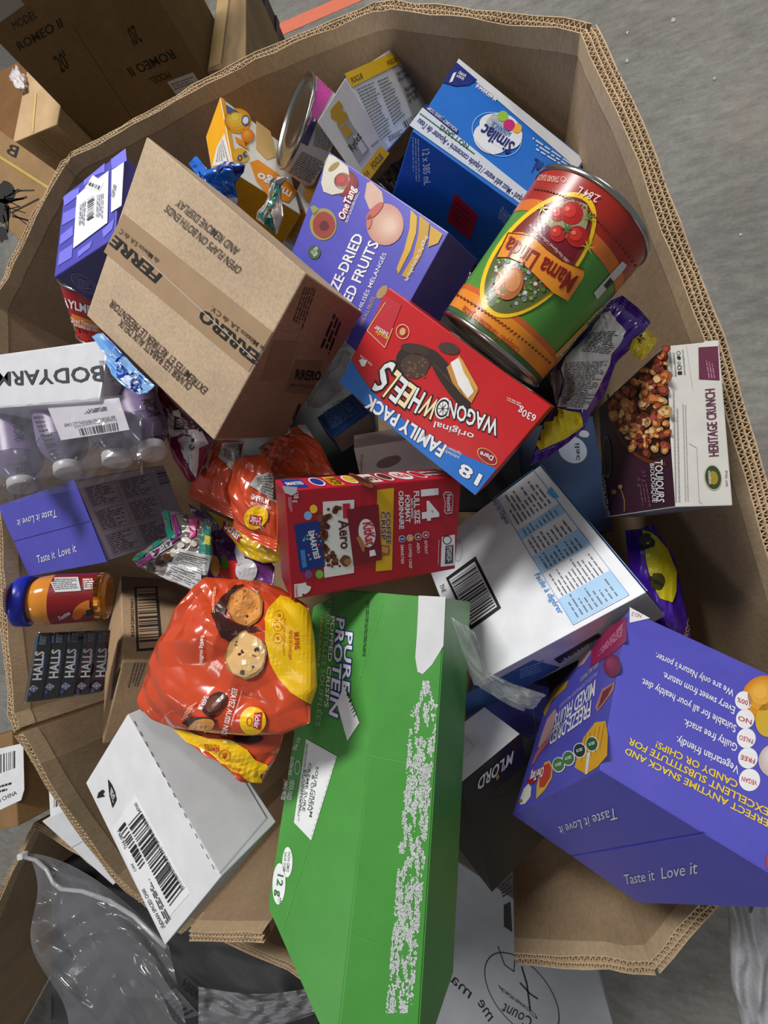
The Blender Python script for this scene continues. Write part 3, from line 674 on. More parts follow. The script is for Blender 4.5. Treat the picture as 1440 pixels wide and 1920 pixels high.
# ---- purple fruit box standing behind it
J = Box('onetangJ', 'fruit_box', 'purple box with fig, peach and banana pictures standing behind the taped carton', 'box', {'all': mat(PUR, .38), 'x1': mat(LBL), 'y0': mat((200, 200, 214))}, FRG)
A = J.art('top', conv=c2)
A.ball((858, 850), 78, (120, 34, 40), (176, 70, 66), 1, .95); A.poly([(772, 690), (800, 700), (880, 760), (890, 830), (850, 905), (790, 918), (742, 900), (728, 850), (745, 760)], (206, 200, 186), 2); A.ell((800, 760), (830, 735), (790, 748), (150, 130, 70), 3)
A.poly([(665, 985), (690, 975), (720, 1000), (690, 1040)], (142, 148, 84), 1); A.dot((738, 1083), 78, (156, 146, 80), 1, 24, 1.15); A.dot((742, 1088), 64, (150, 58, 52), 2, 24, 1.15, .03); A.dot((744, 1092), 26, (96, 30, 34), 3, 12, 1.1, .2)
A.poly([(985, 850), (1010, 842), (1070, 900), (1080, 960), (1000, 1000), (972, 930)], (204, 168, 154), 1); A.ball((1085, 1085), 108, (196, 146, 128), (216, 186, 168), 2, 1.08, 6, (.3, .1)); A.ell((1030, 1010), (1075, 960), (1010, 1000), (186, 92, 84), 6); A.ell((1000, 1070), (1008, 1030), (1014, 1075), (196, 116, 104), 6)
for k, q in enumerate([[(1232, 1000), (1268, 1040), (1262, 1130), (1230, 1230), (1162, 1362), (1152, 1330), (1195, 1225), (1225, 1105)], [(1282, 1032), (1338, 1078), (1328, 1150), (1290, 1262), (1215, 1385), (1180, 1372), (1245, 1262), (1275, 1140)], [(1345, 1090), (1412, 1138), (1385, 1190), (1330, 1212)]]): A.poly(q, [(206, 164, 36), (190, 146, 26), (198, 152, 30)][k], 1 + k)
A.text('OneTang', (858, 1062), (925, 882), (824, 1040), LBL, 3, .05, (150, 40, 60), .12); A.text('FROM SUNGIVEN FOODS', (876, 1076), (945, 902), (862, 1068), LBL, bold=0)
A.text('FREEZE-DRIED', (765, 1590), (968, 1150), (718, 1566), LBL, bold=.04); A.text('MIXED FRUITS', (845, 1632), (1054, 1192), (798, 1608), LBL, bold=.04)
A.text('FRUITS LYOPHILISÉS MÉLANGÉS', (860, 1768), (1098, 1248), (842, 1759), LBL, bold=.01); A.text('Net Weight/ Poids Net: 130 g (4.59 oz)', (1215, 1405), (1332, 1155), (1198, 1396), LBL, 5, bold=.005)
A.dot((690, 1240), 36, (58, 92, 52), 2, 20, 1.1); A.text('GLUTEN', (676, 1252), (712, 1222), (668, 1236), LBL, 3, .01); A.text('FREE', (690, 1270), (712, 1248), (682, 1254), LBL, 3, .01)
A.conv = c6; A.text('100% ALL FRUITS', (182, 250), (236, 132), (168, 244), (190, 170, 80), bold=.01); A.ell((262, 108), (285, 100), (255, 135), (170, 140, 90), 1); A.build()

# ---- red biscuit box
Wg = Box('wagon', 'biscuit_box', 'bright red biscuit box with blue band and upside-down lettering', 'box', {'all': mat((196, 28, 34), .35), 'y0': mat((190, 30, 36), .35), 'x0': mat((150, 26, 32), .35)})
A = Wg.art('top', conv=c6); BLU = (30, 110, 200)
A.poly([(82, 490), (133, 392), (165, 450), (215, 520), (290, 595), (390, 675), (500, 742), (620, 800), (745, 852), (655, 963), (430, 785), (230, 615)], BLU, 1)
A.conv = g1; YEL = (240, 226, 176)
A.text('S', (878, 196), (770, 200), (760, 440), LBL, 3, .05, BLACK, .08); A.text('L', (925, 300), (885, 262), (770, 500), YEL, 3, .05, BLACK, .08)
A.text('E', (990, 372), (930, 318), (875, 560), LBL, 3, .05, BLACK, .08); A.text('E', (1062, 420), (1002, 372), (955, 600), YEL, 3, .05, BLACK, .08); A.text('H', (1145, 470), (1075, 422), (1055, 645), LBL, 3, .05, BLACK, .08); A.text('W', (1280, 540), (1165, 480), (1190, 700), YEL, 3, .05, BLACK, .08)
A.conv = c6
A.ring((519, 598), (545, 618), (498, 638), .99, (236, 236, 236), 3); A.ring((519, 598), (541, 615), (502, 632), .22, BLACK, 4)
for k in range(8): t = k * math.pi / 4; A.line((519, 598), (519 + 20 * math.cos(t), 598 + 26 * math.sin(t)), 2.2, BLACK, 5)
A.text('WAGON', (756, 648), (548, 566), (742, 712), LBL, 3, .05, BLACK, .08); A.text('original', (652, 706), (486, 652), (644, 732), LBL, 2, .02)
A.conv = g1; A.text('FAMILY PACK', (1332, 938), (640, 482), (1275, 1042), LBL, 3, .07, (24, 52, 110), .05); A.conv = c6
A.text('18', (684, 880), (604, 828), (662, 922), LBL, 3, .06, (24, 52, 110), .05); A.text('Individually', (590, 800), (530, 772), (584, 812), LBL, 3, 0); A.text('Wrapped Marshmallow Cookies', (600, 785), (525, 752), (594, 797), LBL, 3, 0)
A.text('630g', (914, 628), (842, 592), (904, 656), LBL, 2, .02); A.fine([(850, 575), (790, 548), (780, 562), (842, 590)], 2, (230, 190, 190), words=4)
A.ell((395, 395), (335, 355), (350, 450), (44, 30, 24), 1); A.ell((410, 350), (480, 360), (402, 325), (62, 42, 34), 2); A.ell((400, 420), (350, 395), (370, 465), (72, 52, 40), 2, wob=.06)
for k in range(26): A.dot((400 + RND.gauss(0, 32), 425 + RND.gauss(0, 22)), RND.uniform(3, 7), (104, 80, 62), 3, 7)
A.ell((545, 475), (465, 400), (505, 370), (46, 32, 26), 3); A.ell((545, 345), (590, 350), (540, 320), (70, 50, 42), 3)
A.poly([(535, 425), (590, 375), (620, 430), (670, 520), (640, 575), (600, 540), (560, 490)], (196, 140, 62), 4); A.poly([(552, 405), (585, 385), (612, 440), (650, 528), (625, 555), (585, 500)], (236, 234, 228), 5); A.poly([(585, 378), (602, 392), (668, 512), (660, 526), (610, 450)], (214, 160, 80), 6)
for k in range(16): x = RND.uniform(475, 600); A.line((x, 400 + (x - 475) * 1.0), (x + 20, 430 + (x - 475) * 1.05), 1.6, (96, 74, 58), 5)
A.poly([(270, 120), (345, 160), (275, 340), (205, 270)], (190, 36, 50), 1); A.path([(278, 150), (200, 270), (275, 342), (308, 260)], 4, (214, 176, 110), 3); A.text('made', (290, 296), (240, 268), (282, 312), GOLD, 3, .02); A.text('better', (290, 280), (236, 246), (282, 300), LBL, 3, .02)
A.ring((350, 275), (378, 285), (342, 305), .12, (224, 190, 150), 3); A.ell((350, 275), (362, 280), (345, 290), (214, 170, 120), 3)
A.poly([(165, 395), (180, 388), (190, 395), (200, 392), (196, 408), (188, 422), (176, 420)], LBL, 2); A.text('Made in Canada', (222, 412), (172, 372), (218, 420), LBL, 2, 0)
A.ell((706, 800), (748, 826), (698, 826), (150, 24, 40), 2); A.ring((706, 800), (748, 826), (698, 826), .08, (224, 190, 110), 3); A.text('Dare', (734, 800), (680, 778), (726, 818), LBL, 4, .04); A.build()
A = Wg.art('y0', 'side_print', lambda x, y: Wg.uv('y0', x, y)); A.poly([(.12, .12), (.62, .12), (.62, .7), (.12, .7)], (226, 222, 218)); A.bars([(.16, .2), (.58, .2), (.58, .6), (.16, .6)], 40); A.build()

# ---- chocolate bar box
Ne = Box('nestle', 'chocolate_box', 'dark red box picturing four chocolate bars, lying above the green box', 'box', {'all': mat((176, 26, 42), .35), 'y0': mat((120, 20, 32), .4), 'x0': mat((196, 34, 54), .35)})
A = Ne.art('top', conv=d2); DRD = (118, 18, 34); BRN = (96, 46, 22)
A.poly([(745, 282), (858, 268), (845, 822), (735, 832)], (222, 176, 24), 1); A.text('COFFEE', (803, 432), (806, 648), (832, 430), BRN, 3, .06, LBL, .05); A.text('CRISP', (770, 428), (772, 620), (798, 426), BRN, 3, .06, LBL, .05)
A.poly([(768, 650), (830, 660), (825, 720), (765, 730)], (150, 96, 48), 3); A.poly([(775, 660), (822, 672), (815, 712), (775, 700)], (196, 140, 80), 4)
A.poly([(378, 362), (590, 348), (588, 842), (388, 875)], (226, 226, 222), 1)
for k in range(80):
    y = RND.uniform(400, 800); x = 425 + 40 * math.sin((y - 400) / 400 * math.pi) * -1 + RND.uniform(-18, 70 if y > 700 or y < 450 else 18); A.dot((x, y), RND.choice((5, 8, 11, 15, 20)), RND.choice(((96, 48, 26), (120, 66, 38), (82, 38, 20))), 2 + k % 3, 10)
A.text('Aero', (482, 488), (500, 680), (550, 482), (74, 28, 22), 5, .05); A.text('Nestlé', (527, 552), (530, 585), (545, 552), RED, 5, .02); A.poly([(512, 375), (560, 372), (562, 470), (514, 475)], (190, 30, 44), 3)
A.dot((530, 760), 38, (110, 64, 36), 4, 14, 1, .1, 3); A.dot((545, 765), 24, (160, 110, 70), 5)
A.poly([(538, 415), (752, 380), (776, 750), (585, 792)], DRD, 5); A.ell((675, 572), (730, 560), (690, 665), (226, 220, 218), 6); A.text('KitKat', (645, 505), (668, 655), (712, 495), (190, 20, 36), 7, .06); A.poly([(600, 600), (625, 590), (660, 650), (655, 700), (640, 690)], (170, 112, 60), 8); A.poly([(690, 690), (725, 682), (735, 720), (692, 730)], LBL, 7)
A.poly([(185, 515), (385, 485), (396, 800), (226, 836)], (22, 50, 128), 1); A.text('SMARTIES', (278, 562), (322, 748), (314, 556), LBL, 3, .07)
for k in range(22): A.dot((RND.uniform(240, 375), RND.uniform(520, 780)), 8, RND.choice(((220, 60, 60), (240, 200, 40), (90, 180, 70), (220, 110, 170), (110, 170, 220), (230, 130, 40))), 2, 8)
A.poly([(225, 690), (255, 682), (272, 800), (242, 808)], (60, 130, 200), 2)
for (x, y, c, r) in ((315, 410, (240, 206, 50), 26), (277, 455, (130, 180, 224), 27), (358, 472, (120, 74, 44), 24), (280, 850, (130, 76, 150), 26), (355, 850, (120, 184, 70), 26)): A.dot((x, y), r, c, 3, 16, 1.12)
A.text('14', (1045, 290), (1052, 485), (1152, 280), LBL, 3, .09); A.text('FULL SIZE', (990, 292), (998, 510), (1026, 290), LBL, 3, .06); A.text('BARS | BARRES', (968, 340), (972, 474), (985, 339), LBL, 3, .02)
A.text('FORMAT', (930, 318), (936, 502), (962, 316), LBL, 3, .06); A.text('ORDINAIRE', (888, 290), (894, 546), (920, 288), LBL, 3, .06)
for (x, y, t, n_, rc, yl) in ((1072, 585, 'KITKAT', '4', (176, 26, 42), 714), (1020, 598, 'AERO', '4', (100, 50, 30), 708), (966, 606, 'COFFEE CRISP', '4', (226, 150, 30), 812), (912, 612, 'SMARTIES', '2', (24, 50, 130), 780)):
    A.dot((x, y), 23, LBL, 2, 18); A.dot((x, y), 19, rc, 3, 18); A.text(n_, (x - 9, y - 8), (x - 8, y + 8), (x + 10, y - 8), LBL, 4, .05); A.text(t, (x - 10, y + 40), (x - 6, yl), (x + 9, y + 39), LBL, 3, .02)
A.poly([(1188, 310), (1205, 292), (1240, 295), (1258, 320), (1255, 400), (1250, 440), (1215, 446), (1195, 430), (1200, 370)], (220, 208, 206), 2); A.poly([(1194, 314), (1208, 300), (1238, 302), (1252, 324), (1249, 400), (1244, 432), (1216, 438), (1202, 426), (1206, 370)], (160, 24, 44), 3); A.text('Nestlé', (1212, 312), (1216, 426), (1240, 312), LBL, 4, .04)
A.poly([(1180, 600), (1268, 582), (1270, 790), (1172, 800)], LBL, 2); A.dot((1215, 620), 30, BLACK, 3, 18); A.dot((1215, 620), 24, LBL, 4, 18); A.poly([(1205, 660), (1258, 652), (1255, 775), (1200, 782)], (60, 60, 62), 3); A.fine([(1248, 660), (1244, 770), (1210, 776), (1212, 665)], 4, LBL, 4, words=3); A.fine([(1165, 620), (1160, 800), (1150, 800), (1155, 620)], 1, (230, 180, 186), words=10)
A.poly([(185, 918), (232, 912), (262, 905), (270, 925), (300, 935), (288, 965), (262, 985), (238, 980), (240, 1000), (188, 1006)], LBL, 2); A.text('Canada', (192, 925), (196, 1000), (208, 924), (190, 30, 50), 3, .03); A.text('638 g', (180, 290), (184, 366), (212, 288), LBL, 3, .02); A.poly([(105, 255), (205, 262), (200, 300), (165, 320), (120, 300)], (206, 206, 210), 4)
A.fine([(165, 330), (175, 430), (150, 430), (140, 330)], 3, (226, 170, 180), words=8); A.build()
A = Ne.art('x0', 'side_print', lambda x, y: Ne.uv('x0', x, y))
A.poly([(.02, .12), (.125, .12), (.125, .88), (.02, .88)], (30, 56, 136)); A.text('SMARTIES', (.03, .35), (.115, .35), (.03, .62), LBL, 3, .05)
A.poly([(.245, .1), (.31, .1), (.31, .9), (.245, .9)], (222, 176, 24)); A.text('COFFEE', (.25, .45), (.305, .45), (.25, .72), BRN, 3, .05); A.text('CRISP', (.25, .15), (.305, .15), (.25, .4), BRN, 3, .05)
A.poly([(.41, .1), (.525, .1), (.525, .9), (.41, .9)], (222, 218, 214)); A.text('Aero', (.43, .25), (.515, .25), (.43, .8), (96, 40, 30), 3, .05)
for k in range(14): A.ell((.41 + RND.uniform(0, .04), RND.uniform(.15, .85)), (.418 + RND.uniform(0, .04), .5), (.414, .6), (110, 60, 36), 3, 8)
for (x, c) in ((.19, (30, 56, 136)), (.37, (226, 176, 40)), (.575, (90, 46, 30)), (.785, (196, 34, 54))): A.ell((x, .5), (x + .036, .5), (x, .9), LBL, 2); A.ell((x, .5), (x + .029, .5), (x, .82), c, 3)
A.ell((.68, .5), (.735, .5), (.68, .92), LBL, 2); A.text('KitKat', (.645, .32), (.718, .32), (.645, .72), RED, 3, .04); A.fine([(.83, .8), (.96, .8), (.96, .2), (.83, .2)], 2, LBL, words=4); A.build()

# ---- blue formula case
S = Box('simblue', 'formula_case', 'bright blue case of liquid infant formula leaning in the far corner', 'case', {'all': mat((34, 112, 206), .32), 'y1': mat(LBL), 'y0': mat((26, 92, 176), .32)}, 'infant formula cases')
A = S.art('top', conv=c3); NAV = (22, 38, 120)
A.poly([(345, 88), (1018, 630), (985, 682), (328, 118)], (214, 216, 222), 1); A.poly([(332, 108), (445, 205), (400, 232), (330, 238), (256, 216)], NAV, 2); A.text('1', (330, 165), (316, 170), (308, 215), LBL, 4, .03); A.text('step', (385, 178), (345, 160), (378, 198), LBL, 4, .02); A.text('étape', (375, 195), (335, 178), (368, 212), LBL, 4, .02)
A.poly([(78, 448), (150, 352), (210, 400), (420, 570), (600, 715), (755, 838), (690, 880)], (208, 214, 226), 1); A.text('Concentrated Liquid • Must add water / Liquide concentré • Ajouter de l’eau', (830, 945), (135, 412), (812, 975), NAV, 3, .015)
A.poly([(170, 335), (345, 480), (330, 500), (155, 352)], NAV, 2); A.text('NON-GMO* | SANS OGM*', (338, 470), (180, 344), (330, 488), LBL, 3, .01); A.line((135, 385), (430, 605), 7, (40, 110, 80), 2); A.text('NO / SANS', (400, 555), (250, 445), (388, 580), (30, 80, 70), 3, .02)
A.ring((553, 497), (672, 575), (490, 590), .03, (150, 196, 240), 2); A.ell((520, 520), (600, 575), (470, 585), (226, 228, 234), 2); A.ell((590, 480), (680, 540), (550, 560), (226, 228, 234), 3); A.ell((545, 450), (620, 490), (500, 500), (226, 228, 234), 3); A.text('Similac', (648, 548), (488, 444), (610, 606), NAV, 5, .05); A.text('ADVANCE', (632, 488), (530, 430), (618, 518), (40, 120, 200), 5, .01)
A.dot((582, 402), 29, (150, 190, 70), 5, 16); A.dot((615, 450), 31, (196, 40, 120), 6, 16); A.dot((657, 467), 27, (236, 170, 60), 5, 16)
A.fine([(555, 305), (445, 222), (432, 240), (540, 322)], 1, LBL, words=8); A.text('N° 66333-510 (1.3)', (556, 300), (448, 222), (540, 322), LBL, 3, .01); A.fine([(965, 660), (740, 505), (715, 560), (930, 690)], 3, (200, 216, 240), words=5); A.text('385 mL', (870, 690), (758, 625), (838, 760), NAV, 3, .02); A.build()
A = S.art('y0', conv=c3); A.text('12 x 385 mL', (150, 578), (160, 768), (188, 570), LBL, 3, .03); A.fine([(135, 520), (140, 760), (95, 740), (92, 505)], 3, (150, 180, 220), words=9)
A.ring((285, 930), (430, 1050), (150, 800), .02, (130, 170, 210), 2, a0=-.2, a1=2.4); A.text('ADVANCE', (580, 875), (630, 935), (555, 940), (150, 180, 214), 2, 0); A.build()
rs_ = S.slab('red_sticker', 'y0', [(325, 812), (450, 930), (405, 1066), (280, 960)], .0006, mat((150, 26, 48), .4), conv=c3, label='dark red square sticker')
A = S.art('y0', 'sticker_print', c3, .001); A.fine([(330, 850), (425, 935), (395, 1030), (300, 945)], 4, (96, 16, 32), h=.25, words=4); A.build(rs_)

# ---- white formula case
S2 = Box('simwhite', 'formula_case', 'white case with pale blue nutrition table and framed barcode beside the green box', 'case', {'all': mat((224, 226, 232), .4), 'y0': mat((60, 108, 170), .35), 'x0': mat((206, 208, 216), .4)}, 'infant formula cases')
A = S2.art('top', conv=d3); LB = (158, 200, 236); DB = (50, 130, 200); G = (96, 100, 108)
tq = [(452, 190), (640, 55), (1120, 682), (840, 832)]; f_ = lambda x, y: tuple(np.array(tq[0]) * (1 - x) * (1 - y) + np.array(tq[1]) * x * (1 - y) + np.array(tq[2]) * x * y + np.array(tq[3]) * (1 - x) * y)
rect = lambda x0, x1, y0, y1: [f_(x0, y0), f_(x1, y0), f_(x1, y1), f_(x0, y1)]
for (y0, y1) in ((.27, .34), (.47, .60), (.80, .99)): A.poly(rect(0, 1, y0, y1), LB, 1)
A.poly([(706, 170), (742, 200), (770, 195), (730, 140)], (90, 170, 226), 2)
for (p_, q_) in ((0, 0), ): A.path([f_(0, 0), f_(0, 1), f_(1, 1), f_(1, 0), f_(0, 0)], 2.6, DB, 3)
for k, (y0, y1, n_) in enumerate(((.02, .24, 9), (.345, .465, 9), (.605, .795, 11))): A.fine([f_(.08, y1), f_(.08, y0), f_(.92, y0), f_(.92, y1)], n_, G, 3, k + 2, .32, 4, .5)
for k, (y0, y1) in enumerate(((.27, .33), (.48, .59), (.81, .97))): A.fine([f_(.1, y1), f_(.1, y0), f_(.9, y0), f_(.9, y1)], 9, G, 3, k + 7, .3, 3, .6)
A.text('Facile à digérer', (646, 582), (768, 778), (672, 570), DB, 3, .03); A.text('Easy to Digest', (432, 200), (506, 330), (452, 190), (70, 120, 170), 3, .02)
A.poly([(203, 597), (352, 488), (480, 747), (325, 860)], BLACK, 1); A.poly([(220, 605), (347, 515), (460, 740), (330, 832)], (222, 224, 230), 2); A.bars([(228, 612), (330, 822), (452, 736), (350, 530)], 30, BLACK, 3)
A.text('THE', (170, 634), (186, 672), (190, 625), BLACK, 2, .01); A.text('METTRE', (80, 588), (112, 655), (98, 580), (60, 60, 66), 2, 0); A.ring((262, 460), (285, 462), (262, 515), .06, (150, 152, 158), 2); A.build()
A = S2.art('x0', conv=d3); A.poly([(300, 1172), (478, 1092), (640, 1006), (772, 1042), (640, 1120), (306, 1290)], (36, 96, 160), 1); A.fine([(575, 1050), (700, 1000), (690, 1060), (570, 1100)], 4, (130, 170, 210)); A.ell((400, 1182), (450, 1160), (410, 1215), (140, 170, 200), 2); A.poly([(742, 1002), (960, 872), (985, 885), (770, 1022)], (40, 42, 50), 2); A.bars([(775, 1004), (955, 896), (962, 904), (785, 1012)], 24, (200, 202, 210), 3); A.build()
F1 = S2.slab('loose_flap', 'y0', [S2.uv('y0', 0, -.02), S2.uv('y0', 0, .9), S2.uv('y0', 1, .9), S2.uv('y0', 1, -.02)], .0014, mat((66, 116, 178), .35), base=.0015)

# ---- functional drink box with yellow band
Ry = Box('ryder', 'drink_shot_box', 'white and yellow box picturing a gold-capped drink bottle near the far rim', 'box', {'all': mat((206, 206, 204), .4)})
A = Ry.art('top', conv=c2)
A.poly([(778, 440), (828, 384), (850, 420), (842, 448), (868, 452), (880, 485), (838, 555), (818, 530), (815, 500), (785, 490)], (180, 140, 30), 1); A.poly([(820, 535), (880, 490), (998, 660), (938, 740)], (150, 150, 150), 2); A.poly([(838, 540), (868, 515), (905, 566), (872, 596)], (180, 140, 30), 3); A.poly([(905, 590), (930, 575), (985, 660), (962, 690)], (196, 196, 198), 3)
A.text('Rydez', (905, 672), (955, 590), (878, 640), BLACK, 4, .03); A.poly([(948, 790), (1060, 640), (1112, 682), (1000, 832)], (232, 178, 14), 1); A.text('FOCUS', (1022, 770), (1078, 708), (1004, 742), BLACK, 3, .03); A.text('FOCUS', (958, 830), (1000, 795), (946, 812), BLACK, 3, .03); A.fine([(1005, 640), (1050, 600), (1060, 612), (1015, 652)], 2, G, words=3); A.build()
A = Ry.art('x0', conv=c2)
A.poly([(856, 236), (1142, 110), (1192, 166), (900, 312)], (236, 186, 10), 1); A.text('FOCUS', (900, 292), (960, 262), (890, 262), BLACK, 3, .03); A.text('FOCUS', (1102, 192), (1154, 166), (1092, 168), BLACK, 3, .03)
A.poly([(1142, 205), (1200, 180), (1330, 400), (1240, 480)], (168, 168, 168), 1); A.fine([(922, 322), (1030, 275), (1130, 560), (1060, 620)], 18, (120, 120, 122), 2, 3, .45, 6); A.fine([(1040, 275), (1110, 245), (1200, 470), (1135, 530)], 14, (120, 120, 122), 2, 5, .45, 6)
A.text('Learn more', (1150, 250), (1214, 218), (1144, 228), (44, 44, 46), 3, .02); A.text('about Ryde.', (1160, 282), (1226, 248), (1153, 258), (44, 44, 46), 3, .02); A.text('Apprenez', (1196, 340), (1256, 304), (1188, 314), (44, 44, 46), 3, .02); A.text('davantage', (1208, 372), (1268, 334), (1200, 348), (44, 44, 46), 3, .02); A.text('sur Ryde.', (1218, 402), (1270, 366), (1210, 376), (44, 44, 46), 3, .02)
A.bars([(1180, 510), (1240, 470), (1252, 500), (1198, 545)], 14, (60, 60, 62), 3); A.fine([(1100, 590), (1185, 545), (1192, 570), (1110, 620)], 3, G); A.build()

# ---- cereal box
Ce = Box('cereal', 'cereal_box', 'purple and white cereal box standing against the right wall of the bin', 'box', {'all': mat((206, 204, 198), .4), 'x0': mat((60, 30, 48), .4), 'y0': mat((120, 118, 122), .5)})
A = Ce.art('top', conv=c7); PL = (98, 36, 64)
A.text('HERITAGE CRUNCH', (1092, 945), (1070, 590), (1040, 948), PL, 2, .03); A.ell((1062, 1060), (1108, 1062), (1066, 1128), (52, 66, 40), 1); A.ring((1062, 1060), (1108, 1062), (1066, 1128), .08, (180, 180, 150), 2); A.ell((1062, 1062), (1088, 1063), (1064, 1098), (150, 130, 40), 3); A.text("NATURE'S PATH", (1050, 1095), (1046, 1025), (1038, 1095), LBL, 4, .01); A.text('EAT TRUE', (1140, 1104), (1137, 1022), (1129, 1105), PL, 2, .01)
A.poly([(985, 372), (1088, 366), (1097, 545), (988, 540)], PL, 1); A.poly([(985, 372), (1018, 340), (1090, 335), (1088, 366)], (212, 210, 204), 2); A.fine([(1035, 535), (1020, 440), (1060, 436), (1078, 535)], 3, (170, 110, 130), words=4)
A.text("Let's stay connected!", (850, 526), (838, 392), (838, 526), BLACK, 2, .01); A.text('Restons connectés!', (870, 524), (858, 400), (858, 524), BLACK, 2, .01); A.text('www.naturespath.com', (916, 518), (905, 384), (906, 518), BLACK, 2, .01)
A.poly([(876, 516), (898, 515), (897, 498), (875, 499)], BLACK, 2); A.ring((884, 478), (896, 478), (884, 490), .3, BLACK); A.ring((882, 455), (890, 455), (882, 463), .3, BLACK); A.dot((880, 428), 10, BLACK, 2, 7, 1, .25, 2); A.ring((879, 402), (890, 402), (879, 413), .25, BLACK)
A.fine([(858, 1190), (845, 560), (880, 556), (895, 1188)], 2, (150, 148, 146), 2, 4, .4, 26); A.fine([(912, 1186), (895, 560), (920, 558), (938, 1184)], 2, (160, 158, 156), 2, 5, .35, 26)
A.path([(920, 365), (955, 600)], 2, (170, 168, 164)); A.path([(935, 880), (975, 902), (988, 1186), (1005, 1200)], 2.2, (150, 148, 144)); A.build()
A = Ce.art('x0', conv=c7)
A.poly([(820, 372), (560, 612), (515, 700), (560, 900), (700, 975), (842, 930)], (46, 26, 22), 1); A.ring((725, 600), (505, 600), (725, 985), .06, (96, 50, 34), 2, a0=-.2, a1=1.9)
for k in range(210):
    x, y = RND.uniform(520, 832), RND.uniform(375, 940)
    if ((x - 760) / 235) ** 2 + ((y - 620) / 330) ** 2 > 1 or y < 395 + (805 - x) * .93: continue
    r_ = RND.uniform(14, 36); t = RND.uniform(0, 6.28); c = RND.choice(((150, 76, 40), (176, 104, 58), (120, 52, 34), (196, 140, 84), (206, 164, 112), (92, 38, 30), (140, 64, 52)))
    e_ = RND.uniform(.5, .95); P_ = (x + r_ * math.cos(t), y + r_ * math.sin(t)); Q_ = (x - e_ * r_ * math.sin(t), y + e_ * r_ * math.cos(t))
    A.ell((x, y), P_, Q_, c, 3 + k % 5, 10, wob=.12, seed=k); A.ell((x, y), (x + .6 * (P_[0] - x), y + .6 * (P_[1] - y)), (x + .6 * (Q_[0] - x), y + .6 * (Q_[1] - y)), tuple(min(255, int(v * 1.25 + 8)) for v in c), 8 + k % 3, 8, wob=.15, seed=k + 9)
A.text('TOUJOURS', (762, 968), (772, 1185), (802, 966), LBL, 4, .04); A.text('BIOLOGIQUE', (736, 986), (750, 1190), (758, 985), LBL, 4, .02); A.text('33 g', (690, 1022), (700, 1085), (712, 1022), (120, 76, 100), 4, .01); A.text('6 g', (668, 1060), (676, 1110), (688, 1060), (120, 76, 100), 4, .01); A.fine([(720, 1090), (745, 1220), (690, 1225), (672, 1095)], 3, (110, 70, 92))
A.ell((508, 950), (530, 948), (512, 1060), (40, 44, 34), 4); A.ring((508, 950), (530, 948), (512, 1060), .08, (120, 124, 100), 5); A.path([(575, 1100), (600, 1180), (600, 1240)], 6, (140, 110, 60), 4); A.dot((578, 1108), 12, (170, 140, 90), 5, 8); A.dot((545, 1135), 14, (150, 120, 84), 5, 8)
A.poly([(468, 1045), (492, 1045), (522, 1262), (494, 1270)], (150, 152, 158), 2); A.text('CRUNCH', (476, 1020), (505, 1232), (500, 1015), (40, 24, 40), 4, .03); A.build()

# ---- white tea case in front
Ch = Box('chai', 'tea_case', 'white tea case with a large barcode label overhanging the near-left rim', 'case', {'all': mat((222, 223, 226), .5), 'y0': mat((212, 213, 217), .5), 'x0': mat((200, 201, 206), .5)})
bl_ = Ch.slab('barcode_label', 'top', [(650, 442), (912, 915), (770, 1078), (690, 930), (542, 604)], .0005, mat((236, 237, 240), .35), conv=d6)
A = Ch.art('top', 'label_print', d6, .0009)
A.bars([(622, 582), (822, 972), (884, 892), (682, 512)], 44, BLACK, 2); A.bars([(577, 600), (680, 802), (706, 768), (605, 565)], 16, BLACK, 2, 5)
A.text('(01)10670176785120(11)251202(10)0061 34760', (892, 885), (660, 470), (880, 898), BLACK, 2, 0); A.text('INDIAN SPICED CHAI', (800, 1068), (700, 885), (785, 1078), (40, 40, 44), 2, .01); A.text('CAN', (662, 800), (645, 765), (650, 806), BLACK, 2, 0); A.text('THA 089-6', (620, 690), (580, 600), (606, 698), BLACK, 2, 0); A.fine([(826, 1030), (720, 830), (708, 850), (805, 1060)], 3, (60, 60, 64), words=5)
A.build(bl_)
A = Ch.art('top', 'icon_print', d6, .0005); A.poly([(478, 425), (498, 410), (508, 420), (498, 432), (508, 444), (470, 452)], BLACK, 2); A.poly([(523, 360), (540, 385), (556, 420), (564, 460), (545, 500), (530, 440)], BLACK, 2); A.fine([(540, 395), (560, 440), (550, 480), (535, 430)], 4, LBL, 3, words=2); A.build()
A = Ch.art('y0', 'perforation', d6, .0004)
for k in range(15): t = k / 15; x0, y0 = 640 + 400 * t + 6, 72 + 740 * t + 12; A.line((x0, y0), (x0 + 12, y0 + 24), 3.5, (60, 62, 66), 2)
A.line((1182, 378), (1284, 550), 5, (120, 122, 128), 2); A.line((1284, 550), (1055, 820), 3, (160, 162, 168), 2); A.build()

